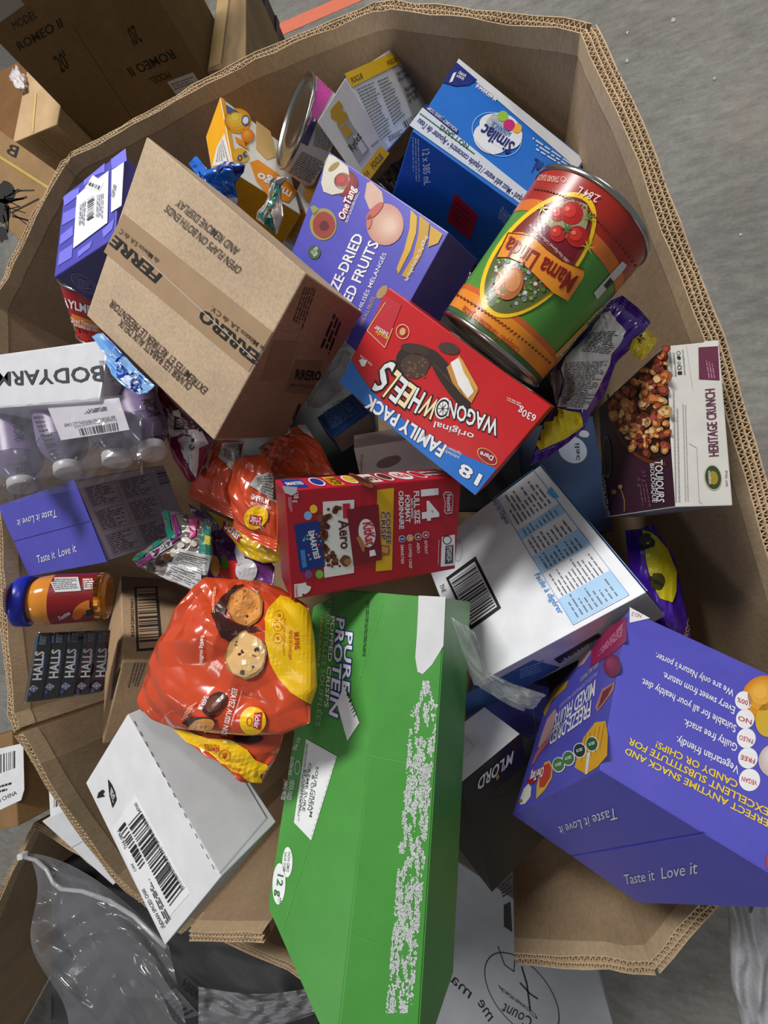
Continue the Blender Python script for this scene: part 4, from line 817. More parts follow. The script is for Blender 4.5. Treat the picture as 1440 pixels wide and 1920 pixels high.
# ---- purple fruit box at lower right
R_ = Box('onetangR', 'fruit_box', 'large purple box with yellow slogan and round badges at lower right', 'box', {'all': mat(PUR, .38)}, FRG)
A = R_.art('top', conv=d8)
A.poly([(826, 85), (826, 190), (770, 240), (700, 285), (664, 305), (678, 220), (740, 135)], (150, 30, 84), 1); A.fine([(812, 110), (700, 240), (690, 270), (806, 170)], 5, (226, 150, 180), words=5); A.ball((762, 298), 40, (110, 26, 62), (160, 60, 100), 2, 1.3); A.poly([(612, 305), (620, 262), (668, 212), (672, 240), (640, 290)], (196, 150, 160), 1)
A.poly([(700, 500), (690, 480), (720, 400), (775, 370), (770, 405), (745, 440)], (176, 120, 110), 1); A.poly([(700, 490), (724, 412), (768, 380), (745, 430)], (110, 40, 50), 2)
A.poly([(490, 440), (515, 395), (575, 360), (560, 395), (500, 450), (470, 520), (462, 500)], (190, 150, 40), 1); A.text('MIXED FRUITS', (692, 362), (520, 512), (687, 430), LBL, 3, .04); A.text('FREEZE-DRIED', (674, 450), (500, 585), (668, 520), LBL, 3, .04); A.text('FRUITS LYOPHILISÉS MÉLANGÉS', (702, 322), (536, 470), (700, 340), (170, 170, 220), 3, .01); A.text('100% ALL FRUITS', (706, 282), (628, 352), (704, 302), (200, 190, 120), 3, .01)
A.poly([(515, 485), (522, 505), (505, 570), (480, 640), (450, 665), (440, 650), (455, 600), (480, 530)], (196, 160, 158), 1); A.poly([(485, 610), (478, 645), (440, 690), (424, 725), (412, 735), (425, 690), (450, 650)], (186, 100, 104), 2)
A.poly([(735, 540), (745, 600), (742, 690), (700, 740), (650, 772), (600, 742), (612, 690), (640, 610), (690, 545)], (216, 164, 36), 1)
for k in range(5): A.line((650 + k * 20, 600 - k * 12), (630 + k * 20, 720 - k * 14), 3, (180, 120, 20), 2)
for (x, y, c) in ((676, 640, (46, 92, 50)), (622, 668, (40, 60, 52)), (573, 702, (70, 120, 70)), (530, 730, (70, 120, 70))): A.dot((x, y), 30, LBL, 2, 16, 1.15); A.dot((x, y), 26, c, 3, 16, 1.15); A.fine([(x + 14, y - 12), (x - 14, y - 2), (x - 14, y + 12), (x + 14, y + 4)], 2, LBL, 4, words=2)
A.poly([(655, 680), (672, 676), (658, 772), (648, 774)], (216, 216, 220), 3)
A.poly([(490, 712), (506, 740), (500, 790), (470, 840), (432, 880), (434, 825), (448, 760), (470, 720)], (206, 176, 70), 1); A.poly([(488, 722), (500, 745), (494, 785), (468, 828), (446, 830), (446, 790), (462, 735)], (190, 60, 56), 2); A.text('OneTang', (470, 738), (412, 768), (462, 782), LBL, 3, .05, (150, 40, 60), .1); A.poly([(415, 770), (430, 785), (425, 812), (395, 815), (390, 800)], (150, 40, 50), 1); A.poly([(400, 812), (412, 830), (408, 870), (385, 900), (362, 905), (362, 880), (378, 835)], (222, 220, 210), 2); A.poly([(355, 900), (380, 905), (390, 930), (385, 955), (365, 965), (348, 935)], (210, 208, 200), 2); A.dot((366, 888), 8, (150, 130, 40), 4); A.build()
A = R_.art('y0', conv=d8); YW = (226, 200, 60)
A.text('PERFECT ANYTIME SNACK AND', (1464, 984), (822, 656), (1459, 1014), YW, 3, .04); A.text('EXCELLENT SUBSTITUTE FOR', (1440, 922), (838, 613), (1434, 953), YW, 3, .04); A.text('CANDY OR CHIPS!', (1306, 803), (955, 628), (1301, 833), YW, 3, .04)
for t_, p0, p1, pt in (('Vegetarian friendly.', (1312, 738), (1042, 606), (1306, 772)), ('Guilty free snack.', (1305, 642), (1075, 531), (1298, 675)), ('Suitable for all your healthy diet.', (1300, 560), (892, 354), (1294, 592)), ('Every sweet from nature.', (1295, 480), (985, 327), (1288, 511)), ("We are only Nature's porter.", (1290, 405), (952, 242), (1284, 434))): A.text(t_, p0, p1, pt, LBL, 3, .02)
for (x, y, r_, t_) in ((1357, 795, 46, 'VEGAN'), (1350, 700, 43, 'FREE'), (1343, 614, 41, 'PALEO'), (1338, 530, 40, 'NO'), (1332, 450, 38, '100%')): A.dot((x, y), r_, LBL, 2, 24, 1.08); A.text(t_, (x + .72 * r_, y + 6), (x - .72 * r_, y - 14), (x + .66 * r_, y + 26), (176, 40, 70), 3, .03)
A.ball((1425, 440), 102, (206, 130, 24), (232, 176, 70), 1, 1.05); A.ell((1460, 520), (1520, 560), (1410, 600), (206, 170, 50), 2); A.ball((1475, 710), 78, (196, 180, 176), (220, 210, 206), 1); A.ball((1490, 1150), 62, (176, 60, 60), (214, 190, 186), 1, 1.1)
A.poly([(836, 44), (836, 112), (925, 92)], LBL, 2); A.text('NO.2', (888, 76), (846, 66), (885, 92), (190, 50, 70), 3, .01); A.build()
gp = [R_.uv('x0', x, y) for x in (0, 1) for y in (0, .49, .51, 1)]
f1_ = R_.slab('flap', 'x0', [gp[0], gp[4], gp[5], gp[1]], .0013, mat(PUR, .38)); f2_ = R_.slab('flap', 'x0', [gp[2], gp[6], gp[7], gp[3]], .0013, mat(PUR, .38))
A = R_.art('x0', 'flap_lettering', d8, .0018); A.text('Taste it Love it', (780, 905), (528, 992), (786, 955), LBL, 2, 0); A.build(f1_)
A = R_.art('x0', 'flap_lettering', d8, .0018); A.text('Taste it  Love it', (820, 1242), (1132, 1192), (812, 1200), LBL, 2, 0); A.build(f2_)

# ---- purple fruit box lying at the left
L_ = Box('onetangL', 'fruit_box', 'purple fruit box lying on its side under the bottle pack at the left wall', 'box', {'all': mat(PUR, .38), 'y0': mat((150, 140, 168), .4)}, FRG)
gp = [L_.uv('top', x, y) for x in (0, .49, .51, 1) for y in (0, 1)]
f1_ = L_.slab('flap', 'top', [gp[0], gp[1], gp[3], gp[2]], .0013, mat(PUR, .38)); f2_ = L_.slab('flap', 'top', [gp[4], gp[5], gp[7], gp[6]], .0013, mat(PUR, .38))
A = L_.art('top', 'flap_lettering', c8, .0018); A.text('Taste it Love it', (372, 1078), (118, 1146), (374, 1128), LBL, 2, 0); A.build(f2_)
A = L_.art('top', 'flap_lettering', c8, .0018); A.text('Taste it  Love it', (250, 1425), (500, 1350), (242, 1376), LBL, 2, 0); A.build(f1_)
A = L_.art('y0', 'nutrition_label', c8)
lq = [(484, 908), (1050, 796), (1215, 1235), (708, 1404)]; A.poly(lq, (186, 176, 192), 1)
B_ = lambda x, y: tuple(np.array(lq[0]) * (1 - x) * (1 - y) + np.array(lq[1]) * x * (1 - y) + np.array(lq[2]) * x * y + np.array(lq[3]) * (1 - x) * y)
for i in range(3):
    for j in range(2): x0, y0 = .06 + .40 * j, .08 + .31 * i; A.path([B_(x0, y0), B_(x0 + .36, y0), B_(x0 + .36, y0 + .26), B_(x0, y0 + .26), B_(x0, y0)], 2, (90, 84, 100), 3); A.fine([B_(x0 + .01, y0 + .01), B_(x0 + .34, y0 + .01), B_(x0 + .34, y0 + .25), B_(x0 + .01, y0 + .25)], 9, (84, 80, 94), 2, i * 2 + j, .4, 4, .5)
A.bars([(1000, 838), (1030, 935), (1098, 915), (1060, 830)], 14, (60, 56, 66), 3); A.build()

# ---- shipping carton with black-framed barcode
Bc = Box('barcode', 'barcode_carton', 'brown carton with black-framed barcode beside the orange muffin bag', 'carton', {'all': card((176, 146, 114)), 'x0': card((170, 140, 108))}, bev=.002)
A = Bc.art('top', conv=d4); IK = (52, 46, 46)
A.poly([(1065, 258), (1250, 250), (1292, 756), (1084, 770)], IK, 1); A.poly([(1086, 272), (1232, 266), (1266, 738), (1104, 750)], (180, 150, 118), 2); A.bars([(1090, 295), (1108, 728), (1262, 716), (1236, 288)], 26, IK, 3); A.text('10062020024258', (1036, 356), (1040, 658), (1058, 355), IK, 2, .01); A.build(); A = Bc.art('top', 'small_print', d4)
A.fine([(1050, 130), (1030, 60), (1130, 60), (1150, 140)], 3, IK, words=4); A.build()
A = Bc.art('y0', conv=d4); A.fine([(1060, 860), (1010, 1060), (1090, 1080), (1170, 860)], 4, (78, 64, 54), words=7); A.build()
A = Bc.art('x0', 'open_slit', d4); A.poly([(955, 890), (960, 900), (895, 1148), (878, 1150), (900, 1010)], (30, 24, 20), 1); A.build()

# ---- black and white cheese carton
Ml = Box('mlord', 'black_carton', 'matt black carton with white end panel between green box and purple box', 'carton', {'all': mat((17, 17, 18), .45), 'y0': mat((212, 213, 216), .5)})
A = Ml.art('top', conv=d8); A.text("M'LORD", (330, 668), (180, 786), (322, 722), (214, 214, 216), 2, .05); A.poly([(252, 778), (262, 768), (270, 780), (258, 798)], (170, 130, 60), 2); A.ring((270, 835), (300, 815), (285, 870), .04, (44, 60, 58), 2, a0=0, a1=3.3); A.path([(235, 850), (370, 745), (420, 715)], 1.6, (48, 50, 52)); A.build()
A = Ml.art('y0', 'fold_line', d8); A.line((120, 700), (165, 655), 2, (180, 181, 186)); A.line((165, 655), (110, 590), 2, (190, 191, 196)); A.build()

# ---- yellow mango drink box
Ju = Box('juice', 'juice_box', 'yellow and white mango drink box in the far-left corner', 'box', {'all': mat((226, 160, 20), .4), 'top': mat((222, 218, 210), .4)})
A = Ju.art('top', conv=c2)
A.poly([(160, 368), (182, 380), (252, 745), (232, 745)], (232, 158, 14), 1); A.ball((258, 500), 72, (222, 150, 30), (236, 206, 80), 1, 1.0); A.ball((312, 585), 36, (222, 120, 30), (236, 170, 70), 4, 1.1); A.poly([(285, 600), (330, 610), (300, 650)], (90, 130, 40), 3); A.poly([(190, 410), (265, 455), (272, 500), (195, 455)], (80, 96, 140), 2)
A.ell((300, 500), (322, 492), (305, 530), (84, 90, 150), 3); A.ell((300, 500), (316, 494), (304, 520), LBL, 4); A.poly([(240, 590), (310, 625), (315, 665), (250, 625)], (226, 140, 40), 3); A.ell((275, 695), (318, 705), (278, 655), (226, 170, 40), 2); A.text('30', (302, 672), (250, 705), (312, 700), (30, 80, 150), 4, .05); A.poly([(360, 500), (440, 560), (475, 700), (420, 720), (360, 660)], (206, 170, 110), 1)
A.poly([(325, 735), (370, 720), (470, 790), (560, 860), (590, 900), (540, 960), (430, 930), (360, 840)], (226, 140, 14), 2); A.text('mango', (560, 905), (380, 790), (540, 945), LBL, 4, .05); A.build()
A = Ju.art('y0', 'side_print', c2); A.poly([(185, 570), (225, 740), (115, 755), (140, 650)], (210, 206, 200), 1); A.fine([(175, 600), (215, 735), (130, 745), (148, 660)], 5, (140, 136, 130)); A.build()

# ---- violet carton with shipping labels
Pu = Box('purpTL', 'violet_carton', 'violet patterned carton with white shipping labels in the left corner', 'carton', {'all': mat((66, 62, 168), .42), 'y0': mat((44, 40, 96), .45)}, bev=.002)
A = Pu.art('top', conv=e2)
for q in ([(520, 570), (580, 520), (655, 490), (640, 560), (530, 640)], [(520, 700), (640, 640), (615, 740), (510, 800)], [(500, 880), (600, 800), (600, 880), (490, 960)], [(490, 1020), (600, 950), (590, 1060), (475, 1130)], [(690, 430), (860, 290), (860, 360), (760, 400), (690, 480)], [(910, 260), (1030, 170), (1040, 270), (920, 340)], [(640, 1010), (760, 920), (740, 980), (640, 1060)], [(840, 840), (940, 740), (920, 830), (850, 900)]): A.poly(q, (112, 110, 220), 1)
A.build()
for q in ([(895, 356), (885, 780), (605, 990), (635, 560), (700, 500)], [(1020, 286), (1000, 640), (915, 696), (920, 352)]): Pu.slab('paper_label', 'top', q, .0005, mat((228, 229, 236), .4), conv=e2, base=.0008)
Pu.slab('barcode_sticker', 'top', [(770, 394), (856, 455), (826, 522), (704, 494)], .0005, mat((232, 232, 236), .4), conv=e2, base=.0014)
A = Pu.art('top', 'barcode_print', e2, .0022); A.bars([(740, 450), (845, 490), (830, 520), (728, 478)], 14); A.build(); A = Pu.art('top', 'label_print', e2, .0022); A.bars([(782, 565), (775, 755), (722, 785), (728, 600)], 16, (70, 70, 76)); A.fine([(860, 540), (850, 760), (790, 800), (800, 560)], 4, (176, 176, 184), words=6); A.fine([(715, 600), (700, 820), (650, 850), (660, 640)], 3, (170, 170, 178), words=6); A.build(); A = Pu.art('top', 'small_print', e2, .0022); A.fine([(965, 480), (940, 590), (915, 580), (940, 470)], 2, (110, 110, 116), words=3); A.build()
A = Pu.art('y0', conv=e2); A.ring((690, 1270), (790, 1300), (660, 1190), .05, (120, 120, 160)); A.ring((690, 1270), (770, 1294), (666, 1206), .05, (110, 110, 150)); A.fine([(630, 1220), (740, 1250), (750, 1320), (640, 1310)], 5, (110, 110, 150), words=4); A.build()

# ---- cough drop tray
H = Box('halls', 'cough_drop_tray', 'clear-wrapped tray of five black cough drop sticks by the left rim', 'candy', {'all': card((120, 98, 74)), 'x0': mat((40, 40, 44), .4), 'y0': card((150, 124, 96))}, bev=.0008, body='tray')
n_ = -H.c; sw = H.d[0] / 5; STK = []
for k in range(5):
    V, Fs = cuboid(H.O + H.a * (k * sw + .0007) + n_ * .0002 + H.b * .002, H.a * (sw - .0014), H.b * (H.d[1] - .004), n_ * .012); V2, F2, _ = bevelled(V, Fs, .0014)
    STK.append(obj('candy_stick', V2, F2, mat((20, 21, 25), .3), H.root))
H.planes['stick'] = (H.O + n_ * .0125, n_)
for k, (dx, dy) in enumerate(((0, 0), (130, -15), (255, -20), (382, -22), (500, -25))):
    A = H.art('stick', 'stick_print', d4); x, y = dx, dy
    A.text('HALLS', (328 + x, 992 + y), (350 + x, 770 + y), (258 + x, 995 + y), (206, 208, 214), 2, .06); A.line((338 + x, 950 + y), (355 + x, 800 + y), 12, (40, 70, 120), 2)
    A.poly([(262 + x, 1035 + y), (305 + x, 1060 + y), (268 + x, 1095 + y), (228 + x, 1068 + y)], (150, 156, 180), 2); A.ring((266 + x, 1066 + y), (284 + x, 1066 + y), (266 + x, 1084 + y), .3, (60, 66, 100), 3); A.poly([(230 + x, 1085 + y), (250 + x, 1100 + y), (240 + x, 1125 + y), (220 + x, 1118 + y)], (60, 64, 130), 2)
    A.poly([(282 + x, 660 + y), (300 + x, 655 + y), (298 + x, 715 + y), (280 + x, 720 + y)], (40, 110, 180), 2); A.fine([(310 + x, 715 + y), (318 + x, 640 + y), (370 + x, 640 + y), (362 + x, 715 + y)], 4, (150, 152, 158), words=4); A.build(STK[k])
A = H.art('x0', 'barcode_print', d4); A.poly([(190, 830), (250, 770), (215, 1030), (145, 1045)], (120, 120, 122), 1); A.fine([(195, 840), (240, 790), (210, 1020), (155, 1035)], 5, (70, 70, 72), words=2); A.build()
def fl_(u, v): 
    p = H.O + H.a * H.d[0] * (-.03 + 1.06 * u) + H.b * H.d[1] * (-.03 + 1.06 * v); return p + n_ * (.0145 + .0012 * crease(u, v, 4, 5) - (.012 if u in (0, 1) or v in (0, 1) else 0))
V, Fs = grid_mesh(36, 36, fl_); obj('shrink_film', V, Fs, mat((230, 230, 235), .12, 'clear', .0), H.root, smooth=True)

# ---- partly hidden boxes
bx = Box(None, 'crisp_box', 'narrow white box with an orange shape between the foil can and purple fruit box', 'box', {'all': mat((206, 206, 208), .4)}, data=qdata((618, 828), (462, 1160), (740, 915), .05, (.72, .665, .71), c2))
A = bx.art('top', conv=c2); A.ell((665, 900), (700, 920), (650, 960), (214, 166, 60), 1); A.poly([(590, 1010), (620, 995), (650, 1040), (590, 1180), (545, 1190), (500, 1150), (560, 1070)], (206, 150, 40), 1); A.text('hu', (585, 1205), (625, 1110), (545, 1180), (150, 170, 200), 3, .06); A.build()
bx = Box(None, 'beige_carton', 'small beige carton beside the blue foil bag', 'carton', {'all': mat((150, 140, 124), .5)}, data=qdata((330, 1020), (470, 930), (240, 815), .05, (.655, .65, .67), c2))
A = bx.art('top', conv=c2); A.fine([(270, 868), (345, 912), (342, 920), (268, 876)], 1, (60, 56, 50), words=5); A.build()
bx = Box(None, 'vitamin_box', 'white and orange carton wedged under the red biscuit box', 'carton', {'all': mat((206, 196, 194), .4), 'x0': mat((190, 66, 36), .4)}, data=qdata((497, 965), (1260, 838), (262, 884), .09, (.745, .71, .72), g1))
A = bx.art('y0', conv=g1); A.ell((810, 1085), (920, 1060), (800, 1135), (130, 110, 112), 1); A.text('Multifunction', (556, 1020), (556, 1260), (578, 1020), (150, 90, 84), 2, 0); A.build()
A = bx.art('x0', 'fold_line', g1); A.line((250, 1000), (330, 1120), 4, (160, 50, 26)); A.line((330, 1120), (480, 990), 4, (160, 50, 26)); A.build()
bx = Box(None, 'blue_carton', 'dark blue carton with fine white print under the taped carton', 'carton', {'all': mat((24, 62, 122), .4), 'y0': mat((150, 140, 140), .45)}, data=qdata((312, 872), (642, 642), (85, 740), .05, (.725, .705, .72), g1))
A = bx.art('top', conv=g1); A.path([(165, 680), (300, 862), (580, 640), (450, 480)], 3, (90, 130, 180)); A.fine([(200, 600), (420, 480), (540, 640), (300, 800)], 11, (84, 120, 170), words=5); A.build()
bx = Box(None, 'navy_case', 'dark navy case deep in the bin beneath the violet chocolate bag', 'case', {'all': mat((22, 48, 84), .4)}, data=qdata((1000, 1010), (1150, 995), (1000, 800), .12, (.42, .42, .42)))
A = bx.art('top', conv=g5); A.ell((480, 1560), (620, 1580), (480, 1690), (150, 160, 176), 1); A.text('ilac', (545, 1500), (548, 1660), (500, 1500), (34, 40, 70), 3, .04); A.dot((590, 1410), 44, (150, 156, 166), 2, 9, .9, .2, 2); A.build()
bx = Box(None, 'fruit_box', 'purple box mostly hidden below the white formula case', 'box', {'all': mat((70, 70, 158), .4)}, FRG, data=qdata((1016, 1392), (1030, 1290), (880, 1345), .12, (.45, .445, .445)))
A = bx.art('top', 'seam_line', conv=g6); A.line((560, 365), (740, 385), 5, (110, 110, 200)); A.line((672, 150), (705, 410), 6, (150, 130, 120)); A.build()

# ---- long green protein crisp case (folded display box)
gdir = unit(WR @ np.array([.366, -3.06, 1.0])); R2a = ad(836, 1122, .52); R2b = R2a - gdir * .47
Q1 = ad(725, 1113, .535); R1a, R1b = Q1, Q1 - gdir * .47
nm = unit(np.cross(R1a - R2a, gdir)); nm = nm if np.dot(nm, CAM - R2a) > 0 else -nm            # broad panel
La = ad(587, 1137, .60); nl = unit(np.cross(La - R1a, gdir)); nl = nl if np.dot(nl, CAM - R1a) > 0 else -nl
La0 = onplane(653, 1106, R1a, nl); Lb = onplane(502, 1702, R1a, nl)
Ra = ad(882, 1128, .62); nr = unit(np.cross(Ra - R2a, gdir)); nr = nr if np.dot(nr, CAM - R2a) > 0 else -nr
Rb = onplane(850, 1824, R2a, nr); R2e = R2b
dn = np.array([0, 0, -1.0])
bm = bmesh.new()
pts = [R2a, R2b, R1a, R1b, La0, La, Lb, Ra, Rb]; pts += [La + nm * -.05, Lb + nm * -.05, R2b - nm * .10 + (Rb - R2b) * .2, R1b - nm * .08, Ra - nm * .02, La0 - nm * .09]
for p in pts: bm.verts.new(Vector(p))
h = bmesh.ops.convex_hull(bm, input=bm.verts); bmesh.ops.delete(bm, geom=list({g_ for g_ in h['geom_interior'] + h['geom_unused'] if isinstance(g_, bmesh.types.BMVert)}), context='VERTS')
bmesh.ops.dissolve_limit(bm, angle_limit=.05, verts=bm.verts, edges=bm.edges); bmesh.ops.recalc_face_normals(bm, faces=bm.faces); bmesh.ops.bevel(bm, geom=bm.edges[:], offset=.0015, segments=2, affect='EDGES', clamp_overlap=True)
bm.verts.index_update(); GR = (70, 144, 60)
gb = thing('protein_crisp_case', 'long green protein crisp case with a torn white strip, in front', 'case', (R1a + R2b) / 2 - nm * .1)
obj('case_body', [v.co[:] for v in bm.verts], [[v.index for v in f.verts] for f in bm.faces], mat(GR, .4), gb); bm.free()
A = Art('printed_artwork', gb, plane=(R1a, nl), conv=d7, base=.0006)
A.text('PURE', (432, 240), (416, 498), (462, 246), LBL, 3, .05, (30, 60, 140), .09); A.text('PROTEIN', (394, 180), (362, 590), (428, 188), LBL, 3, .05, (30, 60, 140), .09)
A.text('POPPED CRISPS', (370, 172), (340, 560), (386, 174), LBL, 2, .02); A.text('CROUSTILLES SOUFFLÉES', (356, 105), (302, 640), (374, 107), (150, 190, 140), 2, .02); A.text('SNACKABLE', (325, 172), (308, 390), (337, 174), (200, 180, 60), 2, .01)
A.poly([(262, 698), (394, 772), (284, 1132), (210, 1055)], (222, 224, 226), 1); A.text('SOUR CREAM', (306, 815), (276, 1030), (317, 817), (60, 90, 60), 3, .02); A.text('& ONION', (289, 850), (268, 1000), (300, 852), (60, 90, 60), 3, .02); A.text('CRÈME SURE', (274, 800), (246, 1005), (285, 802), (60, 90, 60), 3, .02); A.text('ET OIGNON', (256, 830), (232, 1000), (267, 832), (60, 90, 60), 3, .02); A.fine([(262, 715), (222, 1050), (232, 1055), (272, 720)], 2, (110, 130, 110), words=14)
A.ell((182, 1224), (204, 1226), (180, 1290), LBL, 1); A.ell((146, 1316), (174, 1320), (142, 1406), LBL, 1); A.text('12 g*', (142, 1275), (130, 1395), (166, 1282), (40, 110, 40), 3, .04); A.text('NON GMO', (186, 1180), (178, 1265), (197, 1182), (60, 120, 60), 3, .01); A.text('SANS OGM', (170, 1180), (164, 1262), (180, 1182), (60, 120, 60), 3, .01)
for t_, p0, p1, pt in (('SOY FREE', (228, 690), (205, 742), (243, 696)), ('GLUTEN FREE', (200, 770), (186, 850), (214, 775)), ('NEVER FRIED', (196, 872), (180, 955), (216, 876)), ('JAMAIS FRITES', (172, 872), (156, 955), (188, 876))): A.text(t_, p0, p1, pt, LBL, 3, .01)
A.ring((226, 820), (238, 821), (224, 850), .12, LBL); A.fine([(520, 105), (502, 350), (515, 352), (535, 108)], 2, (40, 80, 36), words=9)
for k in range(60):
    t = k / 60; x0, y0 = 590 - 432 * t, 118 + 1412 * t; A.line((x0, y0), (x0 - 4, y0 + 12), 1.8, (110, 176, 100), 2)
A.build()
A = Art('barcode_sticker', gb, plane=(R1a, nl), conv=d7, base=.0014); A.poly([(425, 470), (492, 628), (440, 706), (395, 545)], (230, 231, 234), 1); A.bars([(432, 490), (470, 615), (482, 600), (440, 480)], 12, BLACK, 2); A.build()
A = Art('torn_paper_strip', gb, plane=(R2a, nm), conv=d7, base=.0005)
A.poly([(742, 84), (858, 90), (848, 300), (800, 380), (760, 420), (738, 410), (728, 350), (735, 250), (740, 150)], (206, 207, 210), 1)
pts_, fs_ = [], []
for iy in range(215):
    y = 450 + iy * 6.6; t = (y - 470) / 1400; xc = 772 - 117 * t; w_ = 54 if t > .055 else 12 + 500 * max(0, t)
    for ix in range(-9, 9):
        x = xc + ix * 6.6; n1 = noise.noise(Vector((x * .055, y * .016, 3))) + .55 * noise.noise(Vector((x * .19, y * .06, 9)))
        if abs(x - xc) < w_ + 8 * n1 and n1 > -.09 + .14 * math.sin(y * .012):
            b_ = len(pts_); j_ = lambda: RND.uniform(-3.4, 3.4); pts_ += [(x + j_(), y + j_()), (x + 6.6 + j_(), y + j_()), (x + 6.6 + j_(), y + 6.6 + j_()), (x + j_(), y + 6.6 + j_())]; fs_.append([b_, b_ + 1, b_ + 2, b_ + 3])
A.emit([A.A(p) for p in pts_], fs_, mat((200, 204, 204), .6), 1)
A.build()
A = Art('crease_line', gb, plane=(R2a, nm), conv=d7, base=.0005); A.path([(535, 768), (560, 776), (690, 800)], 4, (92, 166, 84)); A.path([(450, 1530), (610, 1590)], 2.5, (80, 156, 74)); A.build()

# ============================================================ cans, jar and bottles
def can(name, label, C, Ax, r, h, side, body='label_sleeve', lid=True, cat='can'):
    Ax = unit(Ax); C = np.asarray(C); t = thing(name, label, cat, C)
    V, Fs = lathe(C, Ax, [(.004, r), (h - .004, r)], 96); o = obj(body, V, Fs[:-2], side, t, smooth=True); bv = bvh_of(V, Fs[:-2])
    ST = mat((178, 176, 170), .22, 'metal')
    for s_, nm in ((0, 'bottom_rim'), (1, 'top_rim')):
        c0 = C + Ax * h * s_; d = Ax if s_ else -Ax
        V, Fs = lathe(c0 - d * .0045, d, [(0, r * .98), (0, r + .0012), (.0015, r + .0022), (.0045, r + .0022), (.0055, r + .0008), (.004, r - .003), (.0005, r - .005), (.0002, r * .86), (.0012, r * .84), (.0008, r * .5), (.0004, r * .48), (.0008, r * .1)], 96)
        obj(nm, V, Fs, ST, t, smooth=True)
    return t, bv, C, Ax
cw = lambda v: WR @ np.array(v)
# large tomato can
tC = .505; Cn = CAM + cw([.276, -.420, 1.0]) * tC; An = unit(cw([.573, -.726, -.379])); rC = .3023 * tC / 2; hC = .3349 * tC
tc_, bv, _, _ = can('tomato_can', 'large green and red tomato can tipped on its side near the right wall', Cn, An, rC, hC, mat((78, 140, 56), .3))
A = Art('printed_label', tc_, bvh=bv, conv=c3, step=7.0, base=.0003); A.rough = .3
OR = (222, 138, 36); DR = (160, 40, 32)
def band(h0, h1, m, lay):                     # a band right round the can
    V, Fs = lathe(Cn, An, [(h0 * hC, rC + .00025 + .0002 * lay), (h1 * hC, rC + .00025 + .0002 * lay)], 96); obj('label_band', V, Fs[:-2], m, tc_, smooth=True)
band(.80, .975, mat((158, 40, 30), .3), 1); band(.73, .80, mat((206, 110, 40), .3), 1); band(.06, .19, mat((216, 132, 36), .3), 1); band(.19, .225, mat((196, 92, 40), .3), 1); band(.025, .06, mat((60, 90, 40), .3), 1)
A.ell((775, 1148), (1048, 838), (930, 1285), (236, 190, 30), 2, 48); A.ell((775, 1148), (1028, 860), (915, 1270), (120, 40, 34), 3, 48); A.ell((775, 1148), (1028, 860), (915, 1270), (84, 96, 52), 4, 32, math.pi * .55, math.pi * 1.5)
A.poly([(760, 960), (800, 910), (880, 860), (960, 840), (1040, 870), (1040, 960), (1000, 1090), (960, 1180), (880, 1130), (790, 1060), (720, 1010)], (110, 20, 34), 4)
A.poly([(790, 950), (850, 880), (960, 850), (1040, 880), (1040, 980), (1010, 1070), (930, 1060), (840, 1000)], (150, 150, 110), 5)
for (x, y, r_) in ((955, 925, 62), (880, 1035, 45), (985, 1050, 58), (880, 930, 40)): A.dot((x, y), r_, (170, 30, 30), 6, 20); A.dot((x - r_ * .2, y - r_ * .2), r_ * .6, (196, 48, 40), 7, 16); A.dot((x - r_ * .35, y - r_ * .35), r_ * .22, (226, 110, 90), 8, 10)
for (x, y) in ((1045, 945), (800, 900), (930, 1010), (1040, 1105)):
    for k in range(6): t = k * 1.05 + x; A.poly([(x, y), (x + 14 * math.cos(t - .3), y + 14 * math.sin(t - .3)), (x + 42 * math.cos(t), y + 42 * math.sin(t)), (x + 14 * math.cos(t + .3), y + 14 * math.sin(t + .3))], ((196, 190, 70), (110, 140, 60), (60, 96, 40), (84, 120, 60))[int(x) % 4], 9)
A.text('100% Vine-Ripened California Tomatoes', (940, 1180), (735, 985), (928, 1192), (220, 200, 190), 8, 0)
for k in range(150): A.dot((lambda t, d: (775 - d * 232 * math.cos(t) + d * 128 * math.sin(t), 1148 + d * 264 * math.cos(t) + d * 112 * math.sin(t)))(RND.uniform(-1.45, 1.35), RND.uniform(.3, .95)), RND.uniform(5, 13), RND.choice(((150, 30, 30), (80, 120, 50), (206, 200, 190), (60, 90, 40), (120, 150, 70), (150, 160, 200))), 5 + k % 3, 8)
A.ell((620, 1300), (650, 1210), (690, 1320), (170, 96, 50), 8); A.ell((640, 1290), (655, 1230), (680, 1300), (196, 128, 76), 9); A.dot((590, 1340), 40, (214, 180, 140), 8, 12, .7)
A.poly([(555, 1165), (620, 1035), (690, 1030), (750, 1050), (820, 1120), (900, 1180), (1020, 1230), (1012, 1270), (930, 1395), (850, 1350), (760, 1260), (690, 1195), (620, 1165)], OR, 9); A.path([(555, 1165), (620, 1035), (750, 1050), (820, 1120), (900, 1180), (1020, 1230)], 5, (70, 40, 20), 10)
A.text('Mama Linda', (985, 1265), (632, 1055), (930, 1352), (130, 24, 24), 11, .04); A.text('2.84 L', (1112, 832), (1000, 780), (1085, 868), (226, 214, 206), 4, .03); A.text('STANDARD QUALITY', (892, 728), (780, 715), (884, 760), (226, 180, 160), 4, .01)
A.ring((912, 742), (926, 745), (910, 756), .15, (226, 200, 180), 4)
A.poly([(1072, 1350), (1225, 1180), (1250, 1200), (1235, 1225), (1090, 1385)], (206, 206, 200), 3); A.poly([(1125, 1310), (1160, 1268), (1180, 1290), (1140, 1330)], BLACK, 4)
A.conv = c6; A.text('Chopped Tomatoes in Juice', (842, 345), (612, 165), (825, 372), DR, 5, .01)
for k in range(30): t = k / 30; A.dot((555 + 425 * t, 105 + 310 * t - 20 * math.sin(math.pi * t)), 6, (120, 40, 30), 5, 6)
A.conv = c3
